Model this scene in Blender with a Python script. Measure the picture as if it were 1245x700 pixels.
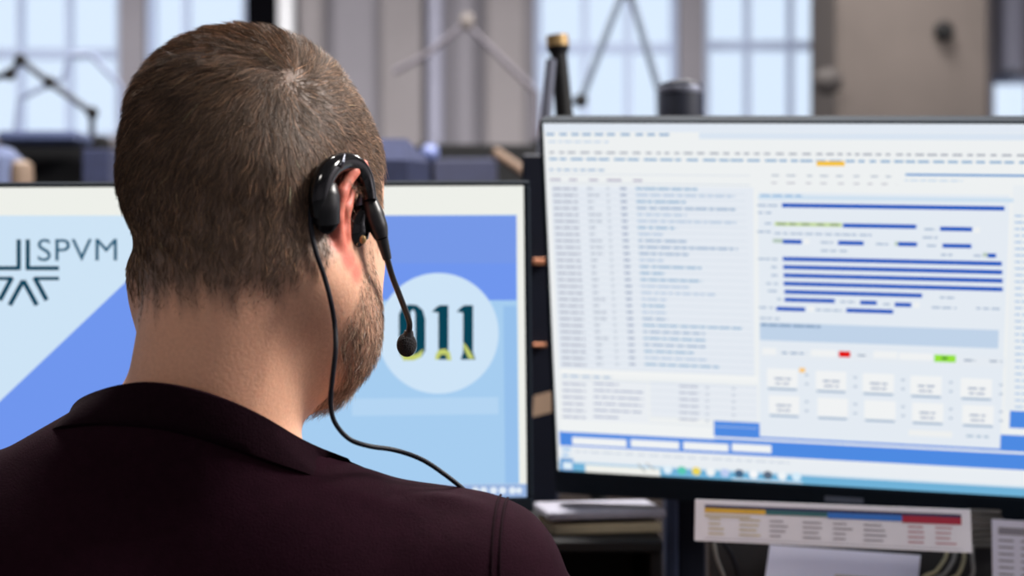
import bpy, math, random
import numpy as np
from mathutils import Vector, Matrix
random.seed(7); rng = np.random.default_rng(7)
scene = bpy.context.scene
for o in list(bpy.data.objects): bpy.data.objects.remove(o)
C = scene.collection

# ------------------------------------------------------------------ camera, world, light
FPX, CZ = 2000.0, 1.15                       # focal length in pixels of a 1245 px wide frame, eye height
cam_data = bpy.data.cameras.new('camera'); cam = bpy.data.objects.new('camera', cam_data); C.objects.link(cam)
cam.location = (0, 0, CZ); cam.rotation_euler = (math.pi/2, 0, 0)
cam_data.sensor_width = 36.0; cam_data.lens = 36.0*FPX/1245.0
cam_data.clip_start = 0.05
cam_data.dof.use_dof = True; cam_data.dof.focus_distance = 1.14; cam_data.dof.aperture_fstop = 5.2
scene.camera = cam
scene.view_settings.view_transform = 'Standard'; scene.view_settings.look = 'None'
scene.view_settings.exposure = 0.0; scene.view_settings.gamma = 1.0
scene.view_settings.use_curve_mapping = False

world = bpy.data.worlds.new('world'); scene.world = world; world.use_nodes = True
bgn = world.node_tree.nodes['Background']
bgn.inputs[0].default_value = (0.74, 0.84, 1.0, 1); bgn.inputs[1].default_value = 1.12

def area(name, loc, rot, size, power, col=(1, 1, 1), sy=None):
    l = bpy.data.lights.new(name, 'AREA'); l.energy = power; l.color = col; l.size = size
    if sy: l.shape = 'RECTANGLE'; l.size_y = sy
    o = bpy.data.objects.new(name, l); C.objects.link(o); o.location = loc; o.rotation_euler = rot
    return o
CEIL = 3.3
LAMPS = [(-0.35, 2.25, 150, 0.5), (2.5, 1.3, 390, 1.1), (-0.9, -1.2, 34, 0.8), (-1.6, 5.0, 85, 0.6), (1.0, 5.0, 75, 0.6)]  # first two are added, unseen: hair backlight, then key light from the right
for (lx, ly, pw, s) in LAMPS:
    area('ceiling_panel_light', (lx, ly, CEIL-0.075), (0, 0, 0), s, pw, (1.0, 0.95, 0.90))

# ------------------------------------------------------------------ helpers
def srgb(r, g, b):
    f = lambda c: (c/255)/12.92 if c/255 <= 0.04045 else ((c/255+0.055)/1.055)**2.4
    return (f(r), f(g), f(b), 1.0)

def mat(name, col, rough=0.5, metal=0.0, var=0.08, scale=40, bump=0.0, spec=0.5, sheen=0.0, bscale=None):
    m = bpy.data.materials.new(name); m.use_nodes = True
    nt = m.node_tree; p = nt.nodes['Principled BSDF']
    c = srgb(*col)
    tc = nt.nodes.new('ShaderNodeTexCoord'); n = nt.nodes.new('ShaderNodeTexNoise')
    n.inputs['Scale'].default_value = scale; n.inputs['Detail'].default_value = 4
    nt.links.new(tc.outputs['Object'], n.inputs['Vector'])
    r = nt.nodes.new('ShaderNodeValToRGB')
    r.color_ramp.elements[0].position = 0.3; r.color_ramp.elements[1].position = 0.7
    r.color_ramp.elements[0].color = tuple(v*(1-var) for v in c[:3])+(1,)
    r.color_ramp.elements[1].color = tuple(min(1, v*(1+var)) for v in c[:3])+(1,)
    nt.links.new(n.outputs['Fac'], r.inputs[0]); nt.links.new(r.outputs[0], p.inputs['Base Color'])
    p.inputs['Roughness'].default_value = rough; p.inputs['Metallic'].default_value = metal
    p.inputs['Specular IOR Level'].default_value = spec
    if sheen:
        p.inputs['Sheen Weight'].default_value = sheen; p.inputs['Sheen Roughness'].default_value = 0.4
    if bump:
        n2 = nt.nodes.new('ShaderNodeTexNoise'); n2.inputs['Scale'].default_value = bscale or scale*4; n2.inputs['Detail'].default_value = 3
        nt.links.new(tc.outputs['Object'], n2.inputs['Vector'])
        b = nt.nodes.new('ShaderNodeBump'); b.inputs['Strength'].default_value = bump; b.inputs['Distance'].default_value = 0.002
        nt.links.new(n2.outputs['Fac'], b.inputs['Height']); nt.links.new(b.outputs[0], p.inputs['Normal'])
    return m

_em = {}
def emis(col, s=1.0):
    k = (tuple(col), s)
    if k not in _em:
        m = bpy.data.materials.new('screen_light'); m.use_nodes = True; nt = m.node_tree
        for n in list(nt.nodes): nt.nodes.remove(n)
        e = nt.nodes.new('ShaderNodeEmission'); o = nt.nodes.new('ShaderNodeOutputMaterial')
        e.inputs[0].default_value = srgb(*col); e.inputs[1].default_value = s
        nt.links.new(e.outputs[0], o.inputs[0]); _em[k] = m
    return _em[k]

class MB:
    """collects shapes for ONE mesh object"""
    def __init__(s): s.v = []; s.f = []; s.m = []; s.mats = []
    def slot(s, m):
        if m not in s.mats: s.mats.append(m)
        return s.mats.index(m)
    def add(s, v, f, m=None):
        b = len(s.v); s.v += [tuple(p) for p in v]; s.f += [tuple(i+b for i in q) for q in f]
        s.m += [s.slot(m) if m else 0]*len(f); return s
    def box(s, a, b, M=None, bev=0.0, m=None):
        (x0, y0, z0), (x1, y1, z1) = a, b
        if bev <= 0:
            v = [(x, y, z) for x in (x0, x1) for y in (y0, y1) for z in (z0, z1)]
            f = [(0, 1, 3, 2), (4, 6, 7, 5), (0, 4, 5, 1), (2, 3, 7, 6), (0, 2, 6, 4), (1, 5, 7, 3)]
        else:
            d = min(bev, (x1-x0)/2.01, (y1-y0)/2.01, (z1-z0)/2.01)
            v = []; f = []; idx = {}
            for ix in (0, 1):
                for iy in (0, 1):
                    for iz in (0, 1):
                        px, py, pz = (x0, x1)[ix], (y0, y1)[iy], (z0, z1)[iz]
                        sx, sy, sz = (1-2*ix)*d, (1-2*iy)*d, (1-2*iz)*d
                        for ax, p in enumerate([(px, py+sy, pz+sz), (px+sx, py, pz+sz), (px+sx, py+sy, pz)]):
                            idx[(ix, iy, iz, ax)] = len(v); v.append(p)
            for ax in range(3):
                o = [k for k in range(3) if k != ax]
                for sgn in (0, 1):
                    q = []
                    for (u, w) in ((0, 0), (1, 0), (1, 1), (0, 1)):
                        c = [0, 0, 0]; c[ax] = sgn; c[o[0]] = u; c[o[1]] = w
                        q.append(idx[(c[0], c[1], c[2], ax)])
                    f.append(tuple(q))
                for (u, w) in ((0, 0), (1, 0), (1, 1), (0, 1)):
                    q = []
                    for t, axx in ((0, o[0]), (0, o[1]), (1, o[1]), (1, o[0])):
                        c = [0, 0, 0]; c[ax] = t; c[o[0]] = u; c[o[1]] = w
                        q.append(idx[(c[0], c[1], c[2], axx)])
                    f.append(tuple(q))
            for ix in (0, 1):
                for iy in (0, 1):
                    for iz in (0, 1): f.append(tuple(idx[(ix, iy, iz, a_)] for a_ in range(3)))
        if M is not None: v = [M @ Vector(p) for p in v]
        return s.add(v, f, m)
    def tube(s, pts, rad, seg=16, smooth=6, flat=1.0, up=None, caps=True, m=None):
        P = [Vector(p) for p in pts]; R = list(rad) if hasattr(rad, '__len__') else [rad]*len(P)
        if smooth > 1 and len(P) > 2:
            Q = []; QR = []
            for i in range(len(P)-1):
                p0, p1, p2, p3 = P[max(i-1, 0)], P[i], P[i+1], P[min(i+2, len(P)-1)]
                for k in range(smooth):
                    t = k/smooth
                    Q.append(0.5*((2*p1)+(p2-p0)*t+(2*p0-5*p1+4*p2-p3)*t*t+(3*p1-p0-3*p2+p3)*t**3))
                    QR.append(R[i]*(1-t)+R[i+1]*t)
            Q.append(P[-1]); QR.append(R[-1]); P, R = Q, QR
        n = len(P); v = []; f = []
        T0 = (P[1]-P[0]).normalized()
        U = Vector(up) if up else (Vector((0, 0, 1)) if abs(T0.z) < 0.9 else Vector((1, 0, 0)))
        for i in range(n):
            T = (P[min(i+1, n-1)]-P[max(i-1, 0)]).normalized()
            A = T.cross(U)
            if A.length < 1e-6: A = T.orthogonal()
            A.normalize(); B = A.cross(T).normalized()
            if not up: U = B
            for k in range(seg):
                a = 2*math.pi*k/seg
                v.append(P[i]+A*math.cos(a)*R[i]*flat+B*math.sin(a)*R[i])
        for i in range(n-1):
            for k in range(seg):
                k2 = (k+1) % seg
                f.append((i*seg+k, i*seg+k2, (i+1)*seg+k2, (i+1)*seg+k))
        if caps:
            f.append(tuple(range(seg))[::-1]); f.append(tuple((n-1)*seg+k for k in range(seg)))
        return s.add(v, f, m)
    def lathe(s, prof, c=(0, 0, 0), seg=32, M=None, m=None):
        v = []; f = []; n = len(prof)
        for (r, z) in prof:
            for k in range(seg):
                a = 2*math.pi*k/seg; v.append((c[0]+r*math.cos(a), c[1]+r*math.sin(a), c[2]+z))
        for i in range(n-1):
            for k in range(seg):
                k2 = (k+1) % seg; f.append((i*seg+k, i*seg+k2, (i+1)*seg+k2, (i+1)*seg+k))
        f.append(tuple(range(seg))[::-1]); f.append(tuple((n-1)*seg+k for k in range(seg)))
        if M is not None: v = [M @ Vector(p) for p in v]
        return s.add(v, f, m)
    def ball(s, c, r, M=None, m=None, nu=20, nv=12):
        v = []; f = []
        for j in range(nv+1):
            t = math.pi*j/nv
            for k in range(nu):
                a = 2*math.pi*k/nu
                v.append(Vector((r[0]*math.sin(t)*math.cos(a), r[1]*math.sin(t)*math.sin(a), r[2]*math.cos(t))))
        for j in range(nv):
            for k in range(nu):
                k2 = (k+1) % nu; f.append((j*nu+k, (j+1)*nu+k, (j+1)*nu+k2, j*nu+k2))
        v = [(M @ p if M is not None else p)+Vector(c) for p in v]
        return s.add(v, f, m)
    def build(s, name, m=None, parent=None, smooth=False, origin=None):
        me = bpy.data.meshes.new(name)
        off = Vector((0, 0, 0)); q = parent
        while q is not None: off = off+Vector(q.location); q = q.parent      # parents are only ever moved, never turned
        inv = Matrix.Translation(-off)
        if origin is not None: inv = Matrix.Translation(-Vector(origin))
        me.from_pydata([inv @ Vector(p) for p in s.v], [], s.f)
        if s.mats:
            for mm in s.mats: me.materials.append(mm)
            me.polygons.foreach_set('material_index', s.m)
        elif m: me.materials.append(m)
        if smooth:
            me.polygons.foreach_set('use_smooth', [True]*len(me.polygons))
            try: me.set_sharp_from_angle(angle=math.radians(45))
            except Exception: pass
        me.validate(); me.update()
        o = bpy.data.objects.new(name, me); C.objects.link(o)
        if origin is not None: o.location = origin
        if parent is not None: o.parent = parent
        return o

def wrap(o):                                  # world matrices are not evaluated yet: compose by hand
    return o
def empty(name, loc, label, cat, group=None):
    o = bpy.data.objects.new(name, None); C.objects.link(o); o.location = loc
    o.empty_display_size = 0.05; o['label'] = label; o['category'] = cat
    if group: o['group'] = group
    o.matrix_world = Matrix.Translation(Vector(loc))
    return o
def tag(o, label, cat, group=None):
    o['label'] = label; o['category'] = cat
    if group: o['group'] = group
    return o
def struct(mb, name, m, smooth=False):
    o = mb.build(name, m, smooth=smooth); o['kind'] = 'structure'; return o
def at(px, py, Y): return Vector(((px-622.5)/FPX*Y, Y, CZ+(350-py)/FPX*Y))
def copy_tree(o, parent=None):
    c = o.copy(); C.objects.link(c)
    if parent is not None: c.parent = parent
    for ch in [x for x in bpy.data.objects if x.parent is o]: copy_tree(ch, c)
    return c

# ------------------------------------------------------------------ materials
M_wall = mat('painted_wall', (134, 132, 141), 0.9, var=0.06, scale=3, bump=0.3, bscale=60)
M_conc = mat('concrete', (84, 77, 74), 0.9, var=0.14, scale=2.5, bump=0.5, bscale=30)
M_pil = mat('pilaster_paint', (136, 132, 136), 0.85, var=0.05, scale=3)
M_ceil = mat('ceiling_white', (205, 203, 200), 0.95, var=0.03)
M_floor = mat('floor_carpet', (62, 64, 70), 0.95, var=0.2, scale=60, bump=0.5)
M_frame = mat('window_paint', (176, 192, 224), 0.6, var=0.03)
M_pipe = mat('pipe_paint', (150, 152, 172), 0.5, var=0.05)
M_white = mat('white_paint', (225, 228, 235), 0.6, var=0.02)
M_black = mat('black_plastic', (10, 11, 14), 0.6, var=0.1, bump=0.1, spec=.25)
M_bezel = mat('bezel_plastic', (16, 26, 36), 0.75, var=0.08, scale=80, spec=.15)
M_navy = mat('navy_steel', (14, 19, 34), 0.6, var=0.1, spec=.2)
M_grey = mat('grey_metal', (112, 116, 130), 0.4, metal=0.6, var=0.05)
M_dark = mat('dark_fabric', (20, 22, 32), 0.95, var=0.15, scale=90, bump=0.4)
M_blue = mat('blue_fabric', (28, 35, 64), 0.9, var=0.15, scale=70, bump=0.4)
M_desk = mat('desk_laminate', (46, 44, 46), 0.5, var=0.08)
M_tan = mat('tan_card', (176, 150, 128), 0.8, var=0.05)
M_copper = mat('copper_clip', (190, 128, 96), 0.5, metal=0.3, var=0.1)
M_brass = mat('brass', (150, 124, 84), 0.4, metal=0.6, var=0.1)
M_paper = mat('paper', (232, 232, 250), 0.85, var=0.02, scale=10)
M_cream = mat('cream_paper', (196, 182, 154), 0.85, var=0.05, scale=10)
M_gloss = mat('gloss_black', (9, 9, 11), 0.12, var=0.05, spec=0.6)
M_satin = mat('satin_black', (12, 12, 15), 0.38, var=0.1)
M_cable = mat('cable_rubber', (8, 9, 20), 0.55, var=0.05, spec=.25)
M_foam = mat('foam', (10, 10, 16), 0.95, var=0.2, scale=700, bump=0.8, bscale=900)

M_glass = bpy.data.materials.new('window_glass'); M_glass.use_nodes = True
_nt = M_glass.node_tree
for _n in list(_nt.nodes): _nt.nodes.remove(_n)
_o = _nt.nodes.new('ShaderNodeOutputMaterial'); _mx = _nt.nodes.new('ShaderNodeMixShader')
_t = _nt.nodes.new('ShaderNodeBsdfTransparent'); _g = _nt.nodes.new('ShaderNodeBsdfGlossy'); _fr = _nt.nodes.new('ShaderNodeFresnel')
_t.inputs[0].default_value = (0.95, 0.97, 0.98, 1); _g.inputs['Roughness'].default_value = 0.03; _fr.inputs[0].default_value = 1.3
_nt.links.new(_fr.outputs[0], _mx.inputs[0]); _nt.links.new(_t.outputs[0], _mx.inputs[1]); _nt.links.new(_g.outputs[0], _mx.inputs[2]); _nt.links.new(_mx.outputs[0], _o.inputs[0])

# ------------------------------------------------------------------ the room
WY = 7.0; XL, XR, YF = -3.6, 3.6, -3.0
def wx(px): return (px-622.5)/FPX*WY
def wz(py): return CZ+(350-py)/FPX*WY
struct(MB().box((XL-.2, YF-.2, -.1), (XR+.2, WY+.3, 0)), 'floor', M_floor)
struct(MB().box((XL-.2, YF-.2, CEIL), (XR+.2, WY+.3, CEIL+.1)), 'ceiling', M_ceil)
struct(MB().box((XL-.2, YF-.2, 0), (XL, WY+.3, CEIL)), 'wall_left', M_wall)
struct(MB().box((XR, YF-.2, 0), (XR+.2, WY+.3, CEIL)), 'wall_right', M_wall)
struct(MB().box((XL, YF-.2, 0), (XR, YF, CEIL)), 'wall_front', M_wall)
wins = [(-330, 145, 168), (175, 300, 168), (650, 826, 172), (856, 1022, 172), (1206, 1420, 172)]
TOPS = [3.0, 3.0, 3.0, 3.0, CZ+(350-90)/FPX*WY]
wb = MB(); x = XL
for (a, b, s), TOPZ in zip(wins, TOPS):
    xa, xb = max(wx(a), XL+.02), wx(b)
    wb.box((x, WY, 0), (xa, WY+.25, CEIL)); wb.box((xa, WY, 0), (xb, WY+.25, wz(s))); wb.box((xa, WY, TOPZ), (xb, WY+.25, CEIL)); x = xb
wb.box((x, WY, 0), (XR, WY+.25, CEIL)); struct(wb, 'wall_back', M_wall)
bars = [([-200, -90, 18, 78], [62, -60]), ([222], [-60]), ([712, 765], [55, -60]), ([912, 965], [52, -60]), ([1262, 1330], [])]
for i, ((a, b, s), (vs, hs)) in enumerate(zip(wins, bars)):
    xa, xb, za = max(wx(a), XL+.02), wx(b), wz(s)
    w = MB(); TOPZ = TOPS[i]
    w.box((xa, WY+.06, za), (xa+.03, WY+.12, TOPZ)); w.box((xb-.03, WY+.06, za), (xb, WY+.12, TOPZ))
    w.box((xa, WY+.06, za), (xb, WY+.12, za+.03)); w.box((xa, WY+.06, TOPZ-.03), (xb, WY+.12, TOPZ))
    for v in vs:
        if xa < wx(v) < xb: w.box((wx(v)-.013, WY+.07, za), (wx(v)+.013, WY+.11, TOPZ))
    for h in hs: w.box((xa, WY+.075, wz(h)-.02), (xb, WY+.105, wz(h)+.02))
    fr = w.build('window_%d' % (i+1), M_frame); fr['kind'] = 'structure'
    MB().box((xa+.01, WY+.085, za+.01), (xb-.01, WY+.091, TOPZ-.01)).build('pane', M_glass, fr)
    MB().box((xa-.01, WY-.06, za-.03), (xb+.01, WY+.06, za), bev=.006).build('sill', M_pil, fr)
# pilasters and pipes on the back wall, concrete column
def pil(a, b, d, m, name, n):
    o = MB().box((wx(a), WY-d, 0), (wx(b), WY, CEIL), bev=.02).build(name+'_%d' % n, m); o['kind'] = 'structure'
pil(366, 396, .1, M_pil, 'trim', 1); pil(462, 518, .06, M_pil, 'trim', 2); pil(590, 640, .12, M_pil, 'trim', 3)
o = MB().box((wx(342), WY-.12, 0), (wx(361), WY-.02, CEIL), bev=.01).build('trim_4', M_white); o['kind'] = 'structure'
o = MB().box((wx(303), WY-.1, 0), (wx(342), WY-.01, CEIL), bev=.01).build('trim_5', mat('black_panel', (4, 4, 7), .95, spec=.05)); o['kind'] = 'structure'  # black vertical panel standing proud of the wall
tag(MB().tube([(wx(530), WY-.08, .0), (wx(530), WY-.08, CEIL)], .034, 20, 1).build('wall_pipe', M_pipe, smooth=True), 'pale blue-grey vertical pipe running down the grey wall left of the windows', 'pipe')
o = MB().box(((1017-622.5)/FPX*5.6, 5.6, 0), ((1204-622.5)/FPX*5.6, 6.1, CEIL), bev=.015).build('trim_6', M_conc); o['kind'] = 'structure'
tag(MB().tube([(wx(1222), WY-.1, wz(88)), (wx(1222), WY-.1, CEIL)], .045, 20, 1).build('wall_pipe', M_pipe, smooth=True), 'pale vertical pipe at the right frame edge beside the concrete column', 'pipe')
t = empty('wall_bracket', (at(1147, 38, 5.59)), 'small dark round socket on the concrete column', 'socket')
MB().lathe([(.03, 0), (.034, .01), (.02, .03), (.0, .03)], M=Matrix.Translation(t.location) @ Matrix.Rotation(math.pi/2, 4, 'X')).build('plate', M_black, t, smooth=True)

# ceiling lamps, the first two added for their light on the person
M_lamp = emis((255, 246, 232), 1.6)
names = ['added above the partition to backlight the hair', 'added right of the desk to stand in for side light', 'behind the desk chair', 'far left near the windows', 'far right near the windows']
for (lx, ly, pw, s), nm in zip(LAMPS, names):
    t = empty('ceiling_light', (lx, ly, CEIL), 'square ceiling light panel ' + nm, 'ceiling light', 'ceiling light panels')
    h = s/2+.02
    MB().box((lx-h, ly-h, CEIL-.03), (lx+h, ly-h+.02, CEIL)).box((lx-h, ly+h-.02, CEIL-.03), (lx+h, ly+h, CEIL)).box((lx-h, ly-h, CEIL-.03), (lx-h+.02, ly+h, CEIL)).box((lx+h-.02, ly-h, CEIL-.03), (lx+h, ly+h, CEIL)).build('frame', M_white, t)
    MB().box((lx-h+.02, ly-h+.02, CEIL-.02), (lx+h-.02, ly+h-.02, CEIL-.01)).build('diffuser', M_lamp, t)

# ------------------------------------------------------------------ signed distance body
def lin(a, b, h): return np.linspace(a, b, max(2, int(round((b-a)/h))+1))
def axis(segs):
    out = []
    for (a, b, h) in segs: out.append(lin(a, b, h)[:-1])
    out.append([segs[-1][1]]); return np.concatenate(out).astype(np.float32)
HC = np.array([-0.1715, 1.08, 1.192])         # point midway between the ears
YAW, PIT, ROL = math.radians(-24), math.radians(-9), math.radians(-2)
RH = np.array(Matrix.Rotation(YAW, 3, 'Z') @ Matrix.Rotation(ROL, 3, 'Y') @ Matrix.Rotation(PIT, 3, 'X'))
def hw(p): return RH @ np.array(p, float)+HC    # head to world
TC = np.array([-0.197, 1.085, 1.055]); RT = np.array(Matrix.Rotation(math.radians(-10), 3, 'Z'))
def tw(p): return RT @ np.array(p, float)+TC
gx = axis([(-.62, -.29, .007), (-.29, -.07, .0019), (-.07, .26, .006)])
gy = axis([(.80, .95, .008), (.95, 1.22, .0019), (1.22, 1.62, .007)])
gz = axis([(-.02, .60, .013), (.60, .72, .01), (.72, .82, .005), (.82, 1.03, .005), (1.03, 1.345, .0019)])
GF = np.full((len(gx), len(gy), len(gz)), 0.5, np.float32)
def smin(a, b, k):
    h = np.clip(0.5+0.5*(b-a)/k, 0, 1); return b*(1-h)+a*h-k*h*(1-h)
class Field:
    def box(s, lo, hi, pad):
        r = []
        for g, a, b in zip((gx, gy, gz), lo, hi):
            i = max(0, np.searchsorted(g, a-pad)-1); j = min(len(g), np.searchsorted(g, b+pad)+1); r.append(slice(i, j))
        X = gx[r[0]][:, None, None]; Y = gy[r[1]][None, :, None]; Z = gz[r[2]][None, None, :]
        return tuple(r), X, Y, Z
    def put(s, r, d, k, op='u'):
        if op == 'u': GF[r] = smin(GF[r], d.astype(np.float32), k)
        else: GF[r] = -smin(-GF[r], d.astype(np.float32), k)
    def ell(s, c, rad, R=None, k=.02, op='u'):
        rad = np.array(rad, float); m = rad.max()
        r, X, Y, Z = s.box(c-m, c+m, k*1.2+.03)
        X = X-c[0]; Y = Y-c[1]; Z = Z-c[2]
        if R is not None: X, Y, Z = (R[0, i]*X+R[1, i]*Y+R[2, i]*Z for i in range(3))
        k0 = np.sqrt((X/rad[0])**2+(Y/rad[1])**2+(Z/rad[2])**2); k1 = np.sqrt((X/rad[0]**2)**2+(Y/rad[1]**2)**2+(Z/rad[2]**2)**2)
        s.put(r, k0*(k0-1)/np.maximum(k1, 1e-6), k, op)
    def cap(s, a, b, ra, rb, k=.02, op='u'):
        a = np.array(a, float); b = np.array(b, float); m = max(ra, rb)
        r, X, Y, Z = s.box(np.minimum(a, b)-m, np.maximum(a, b)+m, k*1.2+.03)
        X = X-a[0]; Y = Y-a[1]; Z = Z-a[2]; d = b-a; L = d @ d
        t = np.clip((X*d[0]+Y*d[1]+Z*d[2])/L, 0, 1)
        s.put(r, np.sqrt((X-t*d[0])**2+(Y-t*d[1])**2+(Z-t*d[2])**2)-(ra+(rb-ra)*t), k, op)
FD = Field()
def hell(c, r, k=.02, op='u', R=None): FD.ell(hw(c), r, RH if R is None else RH @ R, k, op)
def hcap(a, b, ra, rb, k=.02, op='u'): FD.cap(hw(a), hw(b), ra, rb, k, op)
def tell(c, r, k=.04, R=None): FD.ell(tw(c), r, RT if R is None else RT @ R, k)
def tcap(a, b, ra, rb, k=.04): FD.cap(tw(a), tw(b), ra, rb, k)
# head
hell((0, -.003, .040), (.0765, .085, .084)); hell((0, -.018, .066), (.068, .070, .053), .02)
hell((0, .045, .035), (.062, .052, .06), .03)
hell((.003, -.044, .018), (.060, .044, .046), .03)
hell((0, .045, -.02), (.060, .055, .06), .03)
hell((0, .045, -.065), (.048, .048, .045), .03)
for s in (-1, 1):
    hcap((s*.055, .000, -.045), (s*.043, .046, -.076), .021, .020, .02); hcap((s*.043, .046, -.076), (s*.018, .078, -.093), .020, .017, .02)
    hcap((s*.062, .008, .0), (s*.058, .004, -.045), .014, .018, .02); hcap((s*.056, .028, .0), (s*.052, .028, -.06), .015, .019, .03)
    hell((s*.046, .050, -.018), (.018, .02, .018), .02); hell((s*.043, .034, -.045), (.027, .030, .034), .02)
hell((0, .084, -.094), (.023, .018, .019), .015)
hcap((-.033, .086, .034), (.033, .086, .034), .011, .011, .012)
for s in (-1, 1): hell((s*.031, .104, .014), (.017, .014, .011), .008, 's')
hcap((0, .097, .022), (0, .121, -.022), .0065, .0105, .008)
for s in (-1, 1): hell((s*.011, .110, -.028), (.0075, .010, .007), .005)
for s in (-1, 1):
    hcap((0, .101, -.057), (s*.022, .091, -.062), .0055, .003, .004); hcap((0, .100, -.068), (s*.021, .090, -.064), .0065, .003, .004)
# ears
FL = math.radians(18)
def ear(u, v, w, s):                          # u forward, v up, w out of the ear plane
    f = FL if s > 0 else math.radians(5)
    return (s*((.0712 if s > 0 else .0655)-u*math.sin(f)+w*math.cos(f)), .004+u*math.cos(f)+w*math.sin(f), v-.002)
HEL = [(.006, .004, .004), (.010, .018, .008), (.004, .030, .010), (-.010, .035, .009), (-.023, .028, .006), (-.029, .013, .001), (-.028, -.003, -.001), (-.021, -.016, -.001), (-.014, -.027, .000), (-.007, -.034, .002), (.001, -.029, .001), (.004, -.018, 0)]
HR = [.0035, .0035, .004, .0042, .0042, .0042, .004, .004, .0048, .0052, .005, .004]
# neck and torso
FD.cap(hw((.006, -.020, -.03)), tw((.004, -.006, .0)), .053, .054, .03)
FD.cap(hw((.008, -.036, -.03)), tw((-.002, -.03, .0)), .034, .042, .03)
for s in (-1, 1): FD.cap(hw((s*.055, -.02, -.035)), tw((s*.016, .05, .0)), .016, .014, .03)
tcap((.03, -.020, -.052), (.165, -.012, -.098), .044, .045, .03)
tcap((-.045, -.020, -.022), (-.16, -.012, -.085), .044, .045, .03)
tell((0, -.005, -.14), (.175, .088, .105), .04)
for s in (-1, 1):
    tell((s*.085, -.045, -.16), (.075, .05, .10), .04)
    tcap((s*.03, .045, -.085), (s*.15, .03, -.10), .022, .03, .03)
    tcap((s*.172, -.002, -.098 if s > 0 else -.085), (s*.198, .05, -.17), .053, .047, .03)
    tcap((s*.200, .04, -.15), (s*.235, .15, -.29), .047, .037, .02)
    tcap((s*.235, .15, -.29), (s*.115, .355, -.268), .039, .026, .02)
    # hands lying on the desk: palm, four bent fingers, thumb from the side
    wr = np.array((s*.115, .355, -.272)); di = np.array((-s*.40, .9165, 0)); sd = np.array((.9165, s*.40, 0))
    tcap(wr, wr+di*.03, .024, .021, .01)
    for q in (-1, 0, 1): tcap(wr+di*.02+sd*.014*q, wr+di*.085+sd*.021*q+(0, 0, -.002), .015, .013, .01)
    for q, L in zip((-1.5, -.5, .5, 1.5), (.86, 1.0, .95, .74) if s < 0 else (.74, .95, 1.0, .86)):
        b0 = wr+di*.088+sd*.019*q; b1 = b0+di*.038*L+(0, 0, .006); b2 = b1+di*.024*L+(0, 0, -.010); b3 = b2+di*.016*L+(0, 0, -.012)
        tcap(b0, b1, .0095, .0085, .005); tcap(b1, b2, .0085, .008, .004); tcap(b2, b3, .008, .007, .004)
    th = wr+di*.03-sd*s*.024; t1 = th+di*.035-sd*s*.026; t2 = t1+di*.030-sd*s*.006+(0, 0, -.008)
    tcap(th, t1, .013, .010, .008); tcap(t1, t2, .0095, .008, .004)
    tcap((s*.085, .06, -.53), (s*.125, .43, -.52), .085, .058, .04)
    tcap((s*.125, .43, -.52), (s*.125, .40, -.97), .056, .038, .03)
    tcap((s*.125, .38, -1.005), (s*.145, .52, -1.02), .038, .03, .02)
tell((0, .015, -.27), (.165, .112, .22), .05)
tcap((-.03, .0, -.36), (-.03, -.01, -.48), .125, .13, .05); tcap((.03, .0, -.36), (.03, -.01, -.48), .125, .13, .05)
tell((0, .01, -.51), (.18, .14, .105), .05)

GH = GF.copy()                                # the figure before its ears
for s in (-1, 1):
    Re = np.array(Matrix.Rotation(-s*FL, 3, 'Z'))
    e = ear(-.013, .004, -.003, s); hell(e, (.0028, .014, .024), .004, R=np.array(Matrix.Rotation(s*(FL if s > 0 else .09), 3, 'Z')))
    for i in range(len(HEL)-1): hcap(ear(*HEL[i], s), ear(*HEL[i+1], s), HR[i], HR[i+1], .0028)
    A = [(-.002, .024, .006), (-.012, .021, .005), (-.018, .006, .002), (-.015, -.008, .001), (-.008, -.017, .001)]
    for i in range(4): hcap(ear(*A[i], s), ear(*A[i+1], s), .0036, .0036, .003)
    hell(ear(-.004, .004, -.006, s), (.008, .012, .018), .006)
    hcap(ear(.006, -.004, .001, s), ear(.005, .002, .001, s), .004, .004, .003)

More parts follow.
